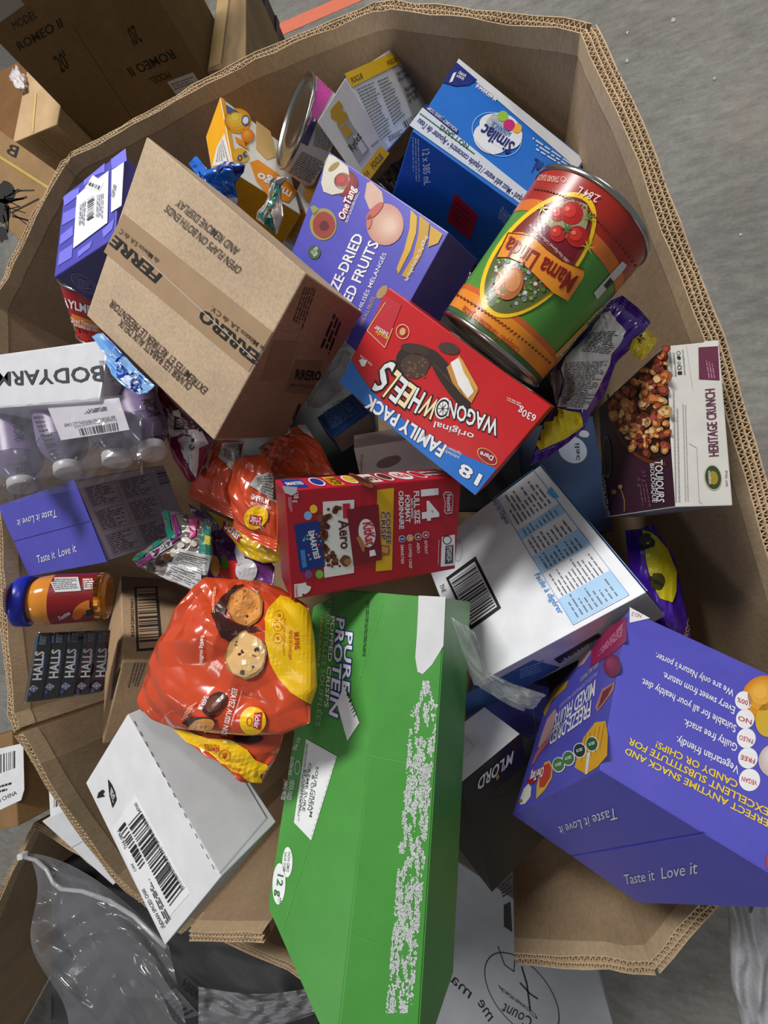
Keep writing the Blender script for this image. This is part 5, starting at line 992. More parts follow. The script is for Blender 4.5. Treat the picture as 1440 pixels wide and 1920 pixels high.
for k in range(34): t = k / 34; A.dot((760 + 560 * t, 790 + 410 * t * t + 30 * t), 9, (130, 50, 30), 5, 6)
A.conv = c7; A.poly([(222, 410), (590, 30), (600, 45), (240, 425)], (206, 160, 60), 3); A.bars([(250, 405), (560, 85), (575, 100), (262, 420)], 20, LBL, 4)
A.build()

# pink-labelled can, tilted
tp_ = .735; Cp = CAM + cw([-.235, -1.015, 1.0]) * tp_; Ap = unit(cw([.774, .116, .623])); rP = .2065 * tp_ / 2
pc, bv, _, _ = can('formula_can', 'silver-lidded can with pink and white label tilted beside the white and yellow box', Cp, Ap, rP, .06, mat((196, 190, 186), .35))
A = Art('printed_label', pc, bvh=bv, conv=c2, step=5.0, base=.0004); A.rough = .3
A.poly([(690, 240), (790, 340), (720, 470), (650, 560), (560, 690), (500, 770), (480, 768), (560, 660), (640, 520), (680, 400)], (196, 70, 160), 2); A.poly([(680, 480), (705, 500), (650, 640), (612, 620), (640, 560)], (40, 40, 90), 4); A.poly([(690, 484), (694, 505), (678, 500)], LBL, 5)
A.fine([(620, 670), (800, 760), (720, 880), (540, 790)], 12, (110, 100, 96), 3, 3, .5, 9); A.fine([(700, 510), (800, 560), (830, 700), (680, 640)], 12, (100, 96, 96), 3, 4, .5, 7); A.build()

# tomato can under the violet carton
Ca = at(196, 632, .775); Ta = at(168, 528, .85)
ac, bv, _, _ = can('diced_tomato_can', 'red diced tomato can under the violet carton at the left', Ca, Ta - Ca, .050, np.linalg.norm(Ta - Ca), mat((156, 26, 32), .3))
A = Art('printed_label', ac, bvh=bv, conv=e2, step=5.0, base=.0003); A.rough = .3
A.text('AYLMER', (514, 1452), (800, 1540), (510, 1385), LBL, 4, .06); A.poly([(515, 1490), (700, 1555), (830, 1600), (830, 1680), (700, 1650), (540, 1570)], (216, 120, 40), 3); A.text('Diced Tomatoes', (580, 1580), (800, 1640), (582, 1545), LBL, 5, .02); A.text('Tomates en dés', (586, 1612), (800, 1670), (588, 1580), LBL, 5, .02)
A.dot((610, 1680), 44, (206, 40, 34), 4, 14, 1.3); A.dot((680, 1720), 50, (196, 50, 40), 4, 12); A.dot((760, 1700), 46, (190, 40, 36), 4, 12); A.poly([(580, 1600), (620, 1620), (640, 1680), (610, 1640), (585, 1640)], (80, 130, 50), 5); A.build()

# jar of sauce with blue lid
P0, P1 = ad(33, 1128, .555), ad(206, 1117, .60); Aj = unit(P1 - P0); Lj = np.linalg.norm(P1 - P0); rj = .036
jr = thing('sauce_jar', 'glass jar of orange sauce with blue lid and red label at the left rim', 'jar', P0 + Aj * Lj / 2 - [0, 0, rj])
V, Fs = lathe(P0 + Aj * .016, Aj, [(0, .028), (.004, .030), (.010, .034), (.022, rj), (.05, rj), (.09, rj), (Lj - .024, rj), (Lj - .018, rj - .002), (Lj - .016, rj - .006)], 64); obj('glass_body', V, Fs, mat((206, 130, 40), .12, 'film'), jr, smooth=True); jb = bvh_of(V, Fs)
V, Fs = lathe(P0, Aj, [(0, .026), (-.001, .031), (.001, .0345), (.004, .036), (.016, .0365), (.018, .034)], 64); lid_ = obj('blue_lid', V, Fs, mat((24, 36, 160), .3), jr, smooth=True)
V, Fs = lathe(P0 + Aj * .044, Aj, [(0, rj + .0004), (Lj - .058, rj + .0004)], 64); o = obj('paper_label', V, Fs[:-2], mat((128, 24, 28), .3), jr, smooth=True); lb = bvh_of(V, Fs[:-2])
A = Art('lid_sticker', jr, plane=(P0 - Aj * .0012, -Aj), conv=d4); A.ell((112, 368), (195, 330), (140, 508), (226, 226, 230), 1); A.ell((114, 368), (180, 340), (138, 482), (226, 120, 30), 2, wob=.03); A.text('INSPECTED', (82, 318), (142, 448), (104, 305), LBL, 4, .03); A.ring((142, 330), (158, 322), (146, 354), .2, LBL, 4); A.fine([(66, 400), (100, 470), (112, 460), (76, 385)], 2, (90, 50, 20), 4, words=2); A.build(lid_)
A = Art('label_print', jr, bvh=lb, conv=d4, step=6.0); A.rough = .3
A.poly([(385, 185), (620, 180), (645, 288), (440, 300)], (206, 206, 208), 2); A.fine([(400, 195), (610, 190), (630, 270), (440, 285)], 6, (110, 110, 112), 3, words=8); A.poly([(650, 190), (780, 185), (795, 275), (665, 285)], (150, 96, 90), 2); A.fine([(660, 195), (780, 190), (790, 270), (670, 280)], 5, LBL, 3, words=3)
A.ell((660, 425), (740, 380), (670, 470), (206, 120, 40), 2); A.ell((620, 470), (660, 440), (640, 500), (190, 96, 30), 3); A.poly([(680, 440), (720, 430), (740, 480), (690, 490)], (30, 40, 24), 3); A.text('Tostitos', (470, 520), (560, 470), (460, 490), LBL, 4, .03); A.build(o)

# shrink-wrapped pack of bottles
zP = .93
pk = thing('bottle_pack', 'shrink-wrapped pack of purple sports drink bottles with a white sleeve', 'bottles', at(120, 800, .90))
zS = zP + .036; SL = qdata((-90, 772), (186, 752), (-90, 676), .07, (zS, zS, zS))
O_, a_, b_, _c, d_ = SL; n_ = np.cross(a_, b_); n_ = n_ if n_[2] > 0 else -n_
V, Fs = cuboid(O_, a_ * d_[0], b_ * d_[1], -n_ * .09); V2, F2, _ = bevelled(V, Fs, .004); slv = obj('card_sleeve', V2, F2, mat((196, 197, 203), .4), pk)
A = Art('sleeve_print', pk, plane=(O_, n_), conv=c8); A.text('BODYARMOR', (660, 158), (-200, 215), (668, 256), (52, 52, 58), 2, .035); A.line((690, 198), (760, 194), 3, (60, 60, 66)); A.line((690, 243), (780, 238), 3, (60, 60, 66)); A.text('CAFFEINE & LI', (706, 122), (640, 126), (708, 150), (60, 60, 66), 2, 0); A.text('CODE 12', (800, 258), (708, 262), (802, 284), (60, 60, 66), 2, .01); A.build(slv)
caps = [((44, 917), (14, 740), 0), ((131, 889), (100, 735), .0), ((221, 869), (200, 730), -.004), ((290, 853), (250, 742), -.012)]
for k, (cp, bp_, dz) in enumerate(caps):
    c0 = at(*cp, zP - .006 + dz); c1 = at(*bp_, zP - .012 + dz); Ax = unit(c1 - c0)
    V, Fs = lathe(c0 + Ax * .016, Ax, [(0, .014), (.004, .015), (.010, .019), (.026, .029), (.040, .0325), (.07, .0330), (.10, .0325), (.122, .033), (.13, .031)], 40); b_o = obj('bottle', V, Fs, mat((110, 98, 132), .18, 'film'), pk, smooth=True); bb = bvh_of(V, Fs)
    V, Fs = lathe(c0, Ax, [(0, .013), (.0005, .018), (.002, .0195), (.014, .0195), (.016, .019)], 40); obj('bottle_cap', V, Fs, mat((186, 184, 186), .35), pk, smooth=True).parent = b_o
    V, Fs = lathe(c0 + Ax * .058, Ax, [(0, .0331), (.075, .0336)], 40); obj('bottle_label', V, Fs[:-2], mat((124, 104, 150), .35), pk, smooth=True).parent = b_o
    A = Art('bottle_print', pk, bvh=bb, conv=c8, step=6.0, base=.0012)
    if k == 0: A.text('LYTE', (190, 795), (100, 815), (196, 828), (40, 36, 48), 2, .05); A.text('ARMOR', (70, 450), (95, 640), (130, 440), (46, 42, 52), 2, .05); A.text('DRAGONFRUIT', (190, 770), (40, 790), (192, 785), (50, 44, 60), 2, .01)
    if k == 1: A.text('LEGER', (520, 712), (440, 730), (524, 748), (40, 36, 48), 2, .05); A.fine([(215, 480), (275, 470), (390, 740), (330, 760)], 10, (60, 56, 66), words=4); A.text('FRUITS', (520, 690), (448, 702), (522, 705), (50, 44, 60), 2, .01)
    if k == 2: A.text('LYTE', (775, 655), (680, 670), (780, 692), (40, 36, 48), 2, .05); A.text('DRAGONFRUIT', (780, 635), (640, 655), (782, 650), (50, 44, 60), 2, .01)
    if k == 3: A.text('LEGER', (1055, 605), (965, 610), (1058, 638), (40, 36, 48), 2, .05); A.text('MOR', (910, 380), (955, 490), (985, 370), (46, 42, 52), 2, .05)
    A.build(b_o)
lbz = zP + .030
LP = [at(*c8(*p), lbz) for p in ((302, 416), (765, 362), (832, 568), (392, 636))]; ln = unit(np.cross(LP[1] - LP[0], LP[3] - LP[0])); ln = ln if ln[2] > 0 else -ln
V = LP + [p - ln * .0006 for p in LP]; adl = obj('address_label', V, [(0, 1, 2, 3), (7, 6, 5, 4), (0, 4, 5, 1), (1, 5, 6, 2), (2, 6, 7, 3), (3, 7, 4, 0)], mat((206, 203, 212), .4), pk)
A = Art('label_print', pk, plane=(LP[0], ln), conv=c8); A.bars([(506, 562), (755, 522), (764, 572), (522, 608)], 30, BLACK); A.text('BA SPORTS NUTRITION, LLC CASE', (738, 478), (415, 532), (741, 498), (40, 40, 46), 2, .01); A.text('Dragonfruit Berry Lyte12/16OZ', (750, 498), (480, 545), (752, 512), (60, 60, 66), 2, 0); A.fine([(690, 445), (540, 470), (538, 440), (686, 418)], 3, (70, 70, 76), words=4); A.build(adl)
def pf(u, v):
    x = -30 + 318 * u; y = 735 + 30 * (1 - u) + (150 + 40 * (1 - u)) * v; p = at(x, y, zP + .037 + .004 * (crease(u * 2, v, 2, 4) - .4) - (.03 * max(0, v - .8) * 5) - (.02 * max(0, u - .93) * 14)); return p
V, Fs = grid_mesh(110, 50, pf); obj('shrink_film', V, Fs, mat((210, 206, 220), .1, 'clear', .05), pk, smooth=True)

# ============================================================ bags, pouches and films
ORG = (196, 70, 34); YLW = (232, 186, 16)
MG = 'orange muffin bags'
def cookie(A, c, r, col, lay, seed, sq=1.0, chips=7):
    A.dot(c, r, tuple(int(v * .72) for v in col), lay, 20, sq, .05, seed); A.dot(c, r * .93, col, lay + 1, 20, sq, .06, seed + 1); q = random.Random(seed)
    for k in range(chips): t, d = q.uniform(0, 6.28), q.uniform(.1, .8) * r; A.dot((c[0] + d * math.cos(t), c[1] + d * sq * math.sin(t)), r * q.uniform(.06, .14), (44, 28, 26), lay + 2, 7, .8, .2, k)
    for k in range(8): t, d = q.uniform(0, 6.28), q.uniform(.0, .7) * r; A.dot((c[0] + d * math.cos(t), c[1] + d * sq * math.sin(t)), r * q.uniform(.08, .2), tuple(min(255, int(v * 1.08)) for v in col), lay + 2, 7, .6, .3, k)
# big muffin bag
b = Bag('muffin_bag', 'large crumpled orange muffin bag with cookie pictures lying on the white tea case', 'bag', [(505, 115), (570, 76), (700, 85), (860, 95), (1000, 135)], [(1000, 135), (1170, 250), (1205, 420), (1218, 620), (1225, 760), (1185, 860), (1180, 965)], [(128, 868), (220, 950), (330, 1000), (560, 1025), (800, 1045), (1010, 1040), (1180, 965)], [(505, 115), (370, 300), (250, 520), (165, 720), (130, 830), (128, 868)], (.895, .86, .925, .93), .034, mat(ORG, .25, 'film'), 120, 120, .014, 5, 3, conv=d5, p=.42, group=MG, bumps=((.35, .4, .25, .02), (.75, .55, .25, .015)))
A = b.art(step=7)
A.poly([(1000, 190), (1090, 215), (1170, 280), (1200, 440), (1212, 620), (1218, 740), (1180, 850), (1060, 775), (985, 690), (940, 600), (908, 470), (905, 340), (930, 260)], YLW, 1)
A.poly([(575, 300), (640, 200), (720, 125), (780, 120), (700, 200), (660, 300), (700, 350), (860, 380), (880, 400), (740, 420), (690, 470), (640, 440)], (62, 30, 28), 1); cookie(A, (790, 260), 112, (206, 140, 72), 2, 3, 1.05, 4); cookie(A, (790, 548), 125, (206, 168, 112), 4, 5, 1.12, 9)
A.ell((600, 850), (668, 800), (620, 900), (60, 28, 24), 2); A.ell((595, 850), (640, 820), (612, 885), (96, 50, 34), 3); A.ell((522, 980), (600, 960), (530, 1020), (206, 144, 76), 3); A.poly([(400, 960), (440, 930), (600, 930), (600, 965), (440, 985)], (56, 28, 26), 2)
A.text('5x45g muffins', (517, 432), (512, 596), (540, 432), LBL, 3, .02); A.text('ESSAYEZ AUSSI NOS', (712, 745), (640, 1035), (745, 755), LBL, 3, .03); A.line((770, 760), (705, 975), 3, LBL, 3)
A.ell((836, 950), (915, 940), (840, 1032), YLW, 2); A.poly([(846, 905), (895, 896), (880, 1000), (835, 985)], (190, 26, 50), 4); A.text('Schär', (852, 915), (842, 988), (884, 912), LBL, 5, .04); A.ring((815, 955), (832, 955), (815, 978), .2, (190, 60, 20), 3)
A.text('PÉPITES DE CHOCOLAT', (1052, 400), (1048, 585), (1070, 398), ORG, 3, .01); A.text('ENVELOPPÉS INDIVIDUELLEMENT', (1018, 330), (1012, 555), (1030, 330), (196, 100, 20), 3, 0); A.text('MUFFINS', (1080, 415), (1085, 520), (1110, 410), ORG, 3, .03)
for (x, y) in ((990, 312), (983, 378), (982, 450)): A.ring((x, y), (x + 28, y), (x, y + 30), .1, (206, 110, 20), 3); A.dot((x, y), 10, (206, 110, 20), 3, 6)
A.ring((602, 612), (625, 612), (602, 642), .1, (236, 180, 150), 3); A.line((585, 630), (620, 596), 3, (236, 180, 150), 3); A.fine([(590, 135), (582, 300), (600, 302), (608, 137)], 2, (240, 190, 160), words=9); A.ring((330, 960), (275, 975), (350, 880), .02, (240, 200, 180), 3, a0=-.6, a1=1.6); A.text('MUFFINS', (500, 880), (540, 800), (530, 890), LBL, 3, .02); A.fine([(440, 870), (500, 830), (450, 920), (390, 950)], 4, (240, 190, 160), words=5)
A.build()
# second, mostly hidden below
b = Bag('muffin_bag', 'yellow and orange muffin bag peeking out below the large crumpled one', 'bag', [(345, 1000), (560, 1010), (800, 1030), (1020, 1030)], [(1020, 1030), (1000, 1120), (965, 1200), (925, 1262)], [(760, 1305), (810, 1330), (885, 1336), (925, 1262)], [(345, 1000), (430, 1085), (620, 1190), (760, 1305)], (.917, .90, .885, .905), .012, mat(ORG, .25, 'film'), 70, 60, .006, 4, 9, conv=d5, group=MG)
A = b.art(step=7); A.poly([(350, 1004), (420, 1010), (560, 1060), (700, 1075), (800, 1130), (850, 1190), (922, 1225), (925, 1262), (890, 1330), (800, 1320), (700, 1250), (560, 1150), (430, 1080)], YLW, 1)
A.dot((800, 1065), 90, (60, 30, 26), 2, 16, .35, .05); A.ring((665, 1160), (700, 1160), (665, 1195), .12, (206, 90, 20), 3); A.poly([(650, 1145), (680, 1140), (668, 1185), (655, 1170)], (206, 90, 20), 3); A.text('MUFFINS', (770, 1275), (690, 1245), (762, 1300), ORG, 3, .02); A.text('5 INDIVIDUELLEMENT', (760, 1245), (640, 1210), (757, 1258), ORG, 3, 0); A.text('PÉPITES', (630, 1100), (540, 1090), (634, 1135), ORG, 3, .03); A.build()
# three smaller muffin bags above the chocolate box
b = Bag('muffin_bag', 'small orange muffin bag with crimped end directly below the taped carton corner', 'bag', [(480, 205), (560, 195), (650, 205)], [(650, 205), (620, 330), (580, 480), (592, 640)], [(338, 512), (460, 580), (592, 640)], [(480, 205), (405, 370), (362, 440), (338, 512)], (.79, .79, .80, .80), .018, mat(ORG, .25, 'film'), 80, 80, .008, 4, 12, (.0, .14), d1, group=MG)
A = b.art(step=7); A.poly([(530, 215), (700, 205), (740, 240), (640, 300), (600, 380), (510, 290)], (176, 172, 170), 1); A.fine([(545, 225), (690, 215), (620, 330), (535, 290)], 8, (90, 86, 84), 3, words=7); A.build()
b = Bag('muffin_bag', 'orange muffin bag with round yellow logo left of the dark red chocolate box', 'bag', [(600, 310), (680, 280), (765, 275)], [(765, 275), (820, 400), (845, 620), (838, 825)], [(598, 692), (700, 760), (838, 825)], [(600, 310), (585, 480), (598, 692)], (.82, .83, .83, .82), .024, mat(ORG, .25, 'film'), 80, 90, .008, 4, 15, (0, .12), d1, group=MG)
A = b.art(step=7); A.ell((722, 630), (788, 620), (720, 695), YLW, 1); A.poly([(692, 612), (758, 625), (752, 680), (686, 662)], (190, 26, 50), 3); A.text('Schär', (756, 632), (696, 624), (752, 672), LBL, 4, .04); A.text('MUFFINS', (790, 560), (690, 528), (796, 530), LBL, 3, .04); A.text('CHOCOLATE CHIP', (800, 590), (690, 560), (804, 574), LBL, 3, .01); A.poly([(680, 450), (720, 400), (800, 375), (840, 370), (838, 560), (780, 510)], (190, 188, 186), 1); A.fine([(720, 410), (830, 380), (832, 550), (740, 480)], 8, (90, 88, 86), 3, words=6); A.build()
b = Bag('muffin_bag', 'orange muffin bag between the taped carton and the white and orange carton', 'bag', [(735, 240), (860, 160), (985, 95)], [(985, 95), (1080, 220), (1170, 395)], [(800, 410), (980, 400), (1170, 395)], [(735, 240), (780, 320), (800, 410)], (.73, .74, .765, .765), .018, mat((190, 66, 26), .25, 'film'), 70, 60, .008, 4, 18, (0, 0), d1, group=MG)
A = b.art(step=7); A.poly([(935, 110), (985, 92), (1045, 190), (1000, 160)], (206, 204, 206), 1); A.poly([(850, 150), (905, 125), (925, 155), (865, 182)], (190, 188, 186), 1); A.bars([(860, 152), (905, 132), (918, 152), (872, 172)], 8); A.text('muffins', (1010, 325), (1030, 385), (990, 332), (226, 150, 120), 3, 0); A.build()
b = Bag('muffin_bag', 'yellow muffin bag with red logo under the orange ones beside the chocolate box', 'bag', [(440, 590), (600, 660), (840, 700)], [(840, 700), (855, 800), (860, 880)], [(660, 850), (760, 888), (860, 880)], [(440, 590), (560, 720), (660, 850)], (.755, .76, .76, .755), .014, mat(YLW, .25, 'film'), 60, 60, .006, 4, 22, (0, 0), d1, group=MG)
A = b.art(step=7); A.poly([(540, 650), (640, 740), (625, 770), (535, 690)], (190, 26, 50), 1); A.text('Schär', (545, 690), (625, 762), (560, 655), LBL, 3, .04); A.build()

# violet chocolate pouch
b = Bag('chocolate_pouch', 'violet chocolate pouch with white ingredients panel beside the tomato can', 'bag', [(850, 120), (960, 70), (1100, 180), (1235, 330)], [(1235, 330), (1060, 560), (900, 720), (800, 1000), (660, 1200), (600, 1345)], [(60, 1715), (250, 1620), (420, 1500), (590, 1345)], [(850, 120), (520, 540), (270, 830), (320, 1140), (180, 1330), (60, 1715)], (.815, .82, .79, .755), .03, mat((66, 30, 136), .25, 'film'), 110, 130, .010, 4, 31, (.05, .05), g5, p=.6)
A = b.art(step=7)
A.poly([(760, 260), (840, 225), (880, 290), (1000, 430), (930, 540), (845, 640), (830, 740), (760, 880), (700, 1000), (612, 1170), (340, 1148), (378, 1010), (395, 900), (370, 780), (400, 690), (500, 590), (620, 480), (680, 360)], (206, 205, 206), 1)
A.poly([(200, 960), (290, 830), (360, 790), (385, 900), (365, 1010), (340, 1100)], (120, 118, 124), 1); A.path([(420, 660), (365, 780), (400, 910), (370, 1050)], 9, (30, 28, 32), 3)
A.fine([(420, 720), (830, 700), (640, 1160), (370, 1140)], 26, (70, 68, 72), 3, 4, .45, 9); A.fine([(640, 440), (960, 420), (850, 640), (560, 620)], 12, (70, 68, 72), 3, 6, .45, 7)
A.poly([(345, 1160), (560, 1200), (582, 1330), (420, 1440), (170, 1560), (130, 1500), (190, 1300), (300, 1280)], (222, 200, 20), 1); A.dot((330, 1200), 26, (60, 30, 20), 3, 10, 1.6, .2, 3)
A.build()
b2 = Bag('', '', '', [(1060, 500), (1200, 400), (1240, 440)], [(1240, 440), (1300, 510), (1240, 600), (1150, 690)], [(1090, 660), (1150, 690)], [(1060, 500), (1030, 590), (1090, 660)], (.82, .825, .82, .815), .004, mat((214, 190, 20), .25, 'film'), 30, 30, .003, 4, 33, (0, 0), g5, parent=b.root, bodyname='crimped_corner')
A = Art('corner_print', b.root, bvh=b2.bvh, conv=g5, step=7, base=.0007); A.text('74', (1190, 500), (1130, 540), (1150, 450), BLACK, 2, .02); A.build()
# yellow and violet egg bag deep at right
b = Bag('chocolate_egg_bag', 'yellow and violet candy bag deep beside the right wall', 'bag', [(600, 1340), (680, 1330), (745, 1300)], [(745, 1300), (860, 1480), (900, 1650), (945, 1900)], [(720, 1930), (840, 1920), (945, 1900)], [(600, 1340), (620, 1600), (720, 1930)], (.56, .575, .56, .55), .025, mat((66, 26, 150), .25, 'film'), 60, 80, .009, 4, 41, (0, 0), c7)
A = b.art(step=7); A.poly([(690, 1340), (740, 1350), (820, 1440), (868, 1560), (865, 1660), (845, 1720), (780, 1700), (720, 1560)], (200, 186, 20), 1); A.dot((715, 1400), 40, (40, 36, 34), 2, 12, 1.1, .15, 2); A.text('creme', (720, 1600), (795, 1640), (728, 1570), (30, 28, 30), 3, .03); A.dot((770, 1610), 40, (70, 66, 20), 2, 12, 1.2, .1, 4); A.text('EGGS', (905, 1890), (925, 1800), (925, 1895), (206, 170, 40), 3, .02); A.build()

# black coffee bag
b = Bag('coffee_bag', 'glossy black coffee bag between the fruit box and blue formula case', 'bag', [(120, 400), (260, 260), (410, 150)], [(410, 150), (560, 520), (800, 740), (1130, 1190)], [(720, 1150), (900, 1230), (1050, 1300), (1130, 1190)], [(120, 400), (380, 640), (660, 860), (720, 1150)], (.70, .69, .66, .66), .022, mat((20, 20, 23), .25, 'film'), 80, 100, .012, 4, 44, (0, 0), g2)
A = b.art(step=7); A.text('MOSAIC', (400, 500), (500, 290), (370, 480), (120, 120, 124), 3, .01); A.text('• CAFÉ', (365, 430), (430, 340), (350, 420), (140, 140, 144), 3, .01); A.poly([(330, 570), (420, 555), (500, 650), (480, 660), (400, 640)], (150, 152, 158), 2); A.text('MOSAIC', (780, 1050), (880, 1060), (785, 1010), (150, 150, 154), 3, 0); A.poly([(890, 1040), (960, 1040), (1120, 1190), (1050, 1270), (800, 1160), (850, 1090)], (92, 84, 104), 1); A.build()
# rice cake bag
b = Bag('rice_cake_bag', 'small blue and violet rice cake bag beside the tomato can', 'bag', [(745, 1228), (880, 1205), (1050, 1290)], [(1050, 1290), (985, 1420), (860, 1646)], [(745, 1600), (800, 1640), (860, 1646)], [(745, 1228), (730, 1420), (745, 1600)], (.745, .75, .74, .735), .014, mat((104, 44, 120), .25, 'film'), 50, 60, .006, 4, 47, (.06, 0), g2)
A = b.art(step=6); A.poly([(750, 1232), (840, 1218), (800, 1400), (790, 1630), (748, 1595), (735, 1420)], (36, 110, 206), 1); A.text('GALETTES DE RIZ', (880, 1330), (830, 1620), (905, 1336), (226, 130, 50), 3, .02); A.text('BROWN RICE', (940, 1340), (905, 1500), (965, 1348), (226, 130, 50), 3, .02); A.poly([(945, 1270), (1010, 1290), (985, 1330), (935, 1305)], (216, 130, 60), 2); A.build()
# blue foil wrapper
b = Bag('foil_wrapper', 'shiny twisted blue foil wrapper above the taped carton edge', 'wrapper', [(62, 700), (130, 632), (240, 765), (400, 692), (575, 715)], [(575, 715), (560, 780), (480, 880), (515, 1075)], [(300, 1000), (400, 1050), (515, 1075)], [(62, 700), (180, 860), (300, 1000)], (.885, .885, .83, .87), .018, mat((24, 104, 206), .18, 'film'), 70, 70, .014, 4, 51, (0, 0), g3)
A = b.art(step=6); A.poly([(310, 760), (370, 700), (440, 690), (570, 720), (555, 770), (480, 800), (460, 740), (380, 740), (330, 790)], (24, 34, 110), 1); A.fine([(350, 930), (480, 900), (490, 990), (380, 1000)], 4, (20, 60, 140), 3); A.poly([(400, 1010), (510, 1010), (512, 1070), (430, 1050)], (196, 200, 206), 2); A.build()
# teal candy bag
b = Bag('candy_bag', 'small clear and teal candy bag beside the narrow white box', 'bag', [(840, 850), (900, 822), (970, 825)], [(970, 825), (890, 900), (900, 1050), (915, 1180), (860, 1340)], [(670, 1195), (780, 1280), (860, 1340)], [(840, 850), (800, 1000), (740, 1110), (670, 1195)], (.82, .82, .79, .79), .014, mat((178, 168, 160), .2, 'film'), 50, 60, .008, 4, 55, (0, 0), g3)
A = b.art(step=6); A.poly([(850, 870), (885, 900), (860, 1000), (800, 1130), (850, 1330), (740, 1270), (680, 1195), (760, 1110), (815, 1000)], (40, 120, 106), 1); A.path([(760, 1180), (800, 1080)], 14, (190, 90, 50), 3); A.path([(800, 1120), (790, 1080), (840, 960)], 8, (150, 190, 90), 3); A.fine([(840, 1060), (880, 1060), (870, 1230), (830, 1200)], 8, (120, 110, 104), 3, words=2); A.build()
# pale blue pouch and crimson pouch at the taped carton's left edge
b = Bag('pale_blue_pouch', 'crinkled pale blue pouch with dark blue letters beside the taped carton', 'bag', [(62, 160), (110, 135), (160, 118)], [(160, 118), (380, 350), (500, 480), (660, 625)], [(520, 722), (600, 700), (660, 625)], [(62, 160), (200, 350), (300, 560), (420, 670), (520, 722)], (.968, .984, .975, .988), .006, mat((120, 170, 224), .2, 'film'), 60, 90, .010, 5, 61, (0, 0), g4)
A = b.art(step=6); NB = (30, 50, 160); A.path([(285, 290), (330, 330), (365, 340), (290, 420)], 15, NB, 3); A.ring((345, 500), (300, 520), (330, 440), .3, NB, 3); A.line((310, 555), (470, 520), 15, NB, 3); A.ring((480, 630), (440, 660), (455, 580), .3, NB, 3); A.path([(530, 540), (580, 600), (620, 590)], 14, NB, 3); A.poly([(320, 560), (420, 500), (520, 560), (540, 700), (430, 660)], (196, 210, 232), 1); A.build()
b = Bag('crimson_pouch', 'crimson and white snack pouch between the bottle pack and taped carton', 'bag', [(535, 650), (620, 625), (700, 630)], [(700, 630), (900, 860), (1210, 1160), (1190, 1260), (1070, 1530)], [(1000, 1560), (1040, 1560), (1070, 1530)], [(535, 650), (690, 900), (790, 1130), (850, 1340), (1000, 1560)], (.85, .87, .82, .83), .010, mat((130, 28, 76), .22, 'film'), 70, 110, .010, 4, 65, (0, 0), g4)
A = b.art(step=6); A.poly([(800, 895), (915, 870), (920, 940), (1110, 1060), (1190, 1190), (1080, 1240), (1060, 1130), (940, 1090), (815, 1145)], (206, 200, 204), 1); A.poly([(865, 930), (1050, 1010), (1080, 1060), (860, 1060)], (90, 50, 66), 2); A.fine([(890, 950), (1000, 990), (1000, 1050), (885, 1040)], 5, (206, 200, 204), 3, words=3); A.poly([(900, 1150), (960, 1110), (1060, 1130), (1095, 1220), (1085, 1400), (1060, 1530), (1010, 1440), (930, 1260)], (212, 210, 212), 2); A.text('NET 70 g', (1010, 1400), (1050, 1150), (985, 1390), BLACK, 4, .03); A.poly([(905, 1180), (930, 1180), (960, 1260), (930, 1250)], (206, 120, 60), 3); A.build()

# trail mix bag and vegetable chip bag
b = Bag('trail_mix_bag', 'clear and teal trail mix bag lying across the purple fruit box at left', 'bag', [(185, 590), (300, 600), (460, 645)], [(460, 645), (478, 860), (440, 960), (385, 1052)], [(185, 965), (290, 1010), (385, 1052)], [(185, 590), (225, 740), (20, 870), (60, 910), (185, 965)], (.79, .79, .80, .80), .018, mat((120, 110, 108), .2, 'film'), 80, 80, .010, 5, 71, (0, 0), d1)
A = b.art(step=7); TE = (30, 120, 104); VI = (120, 40, 110)
A.poly([(185, 592), (230, 592), (250, 700), (280, 740), (220, 760), (100, 840), (30, 895), (8, 880), (120, 790), (225, 735)], TE, 1); A.poly([(280, 735), (300, 745), (70, 908), (40, 900), (110, 850)], VI, 2); A.poly([(240, 590), (262, 592), (300, 720), (275, 735)], VI, 2); A.bars([(130, 830), (235, 760), (248, 790), (150, 850)], 20, BLACK, 3); A.poly([(125, 830), (240, 752), (255, 792), (150, 858)], (200, 200, 202), 2)
for (x, y, r_, c) in ((330, 760, 26, (220, 214, 206)), (300, 790, 22, (200, 190, 180)), (350, 700, 24, (226, 222, 216)), (220, 850, 20, (120, 70, 44)), (180, 880, 26, (60, 56, 56)), (130, 910, 24, (50, 48, 50)), (260, 830, 24, (214, 206, 196)), (330, 640, 22, (60, 54, 56)), (370, 780, 20, (206, 196, 186)), (240, 890, 18, (220, 214, 206))): A.dot((x, y), r_, c, 2, 12, .8, .15, int(x))
A.poly([(345, 640), (400, 640), (380, 740), (350, 750)], (196, 60, 130), 3); A.poly([(440, 650), (462, 690), (465, 850), (400, 830), (410, 730)], TE, 2); A.poly([(440, 730), (462, 740), (460, 790), (430, 780)], (206, 190, 60), 4)
A.poly([(285, 805), (470, 850), (440, 960), (385, 1040), (200, 965)], (192, 192, 194), 3); A.fine([(295, 820), (460, 860), (390, 1030), (220, 960)], 14, (90, 90, 92), 4, 4, .4, 9); A.build()
b = Bag('vegetable_chip_bag', 'violet chip bag with red pepper and garlic pictures above the orange muffin bag', 'bag', [(335, 548), (460, 630), (630, 755)], [(630, 755), (760, 830), (825, 910), (815, 1010)], [(440, 1010), (640, 1010), (815, 1010)], [(335, 548), (410, 700), (455, 860), (440, 1010)], (.715, .71, .745, .75), .016, mat((104, 40, 116), .25, 'film'), 80, 70, .009, 4, 75, (0, 0), d1)
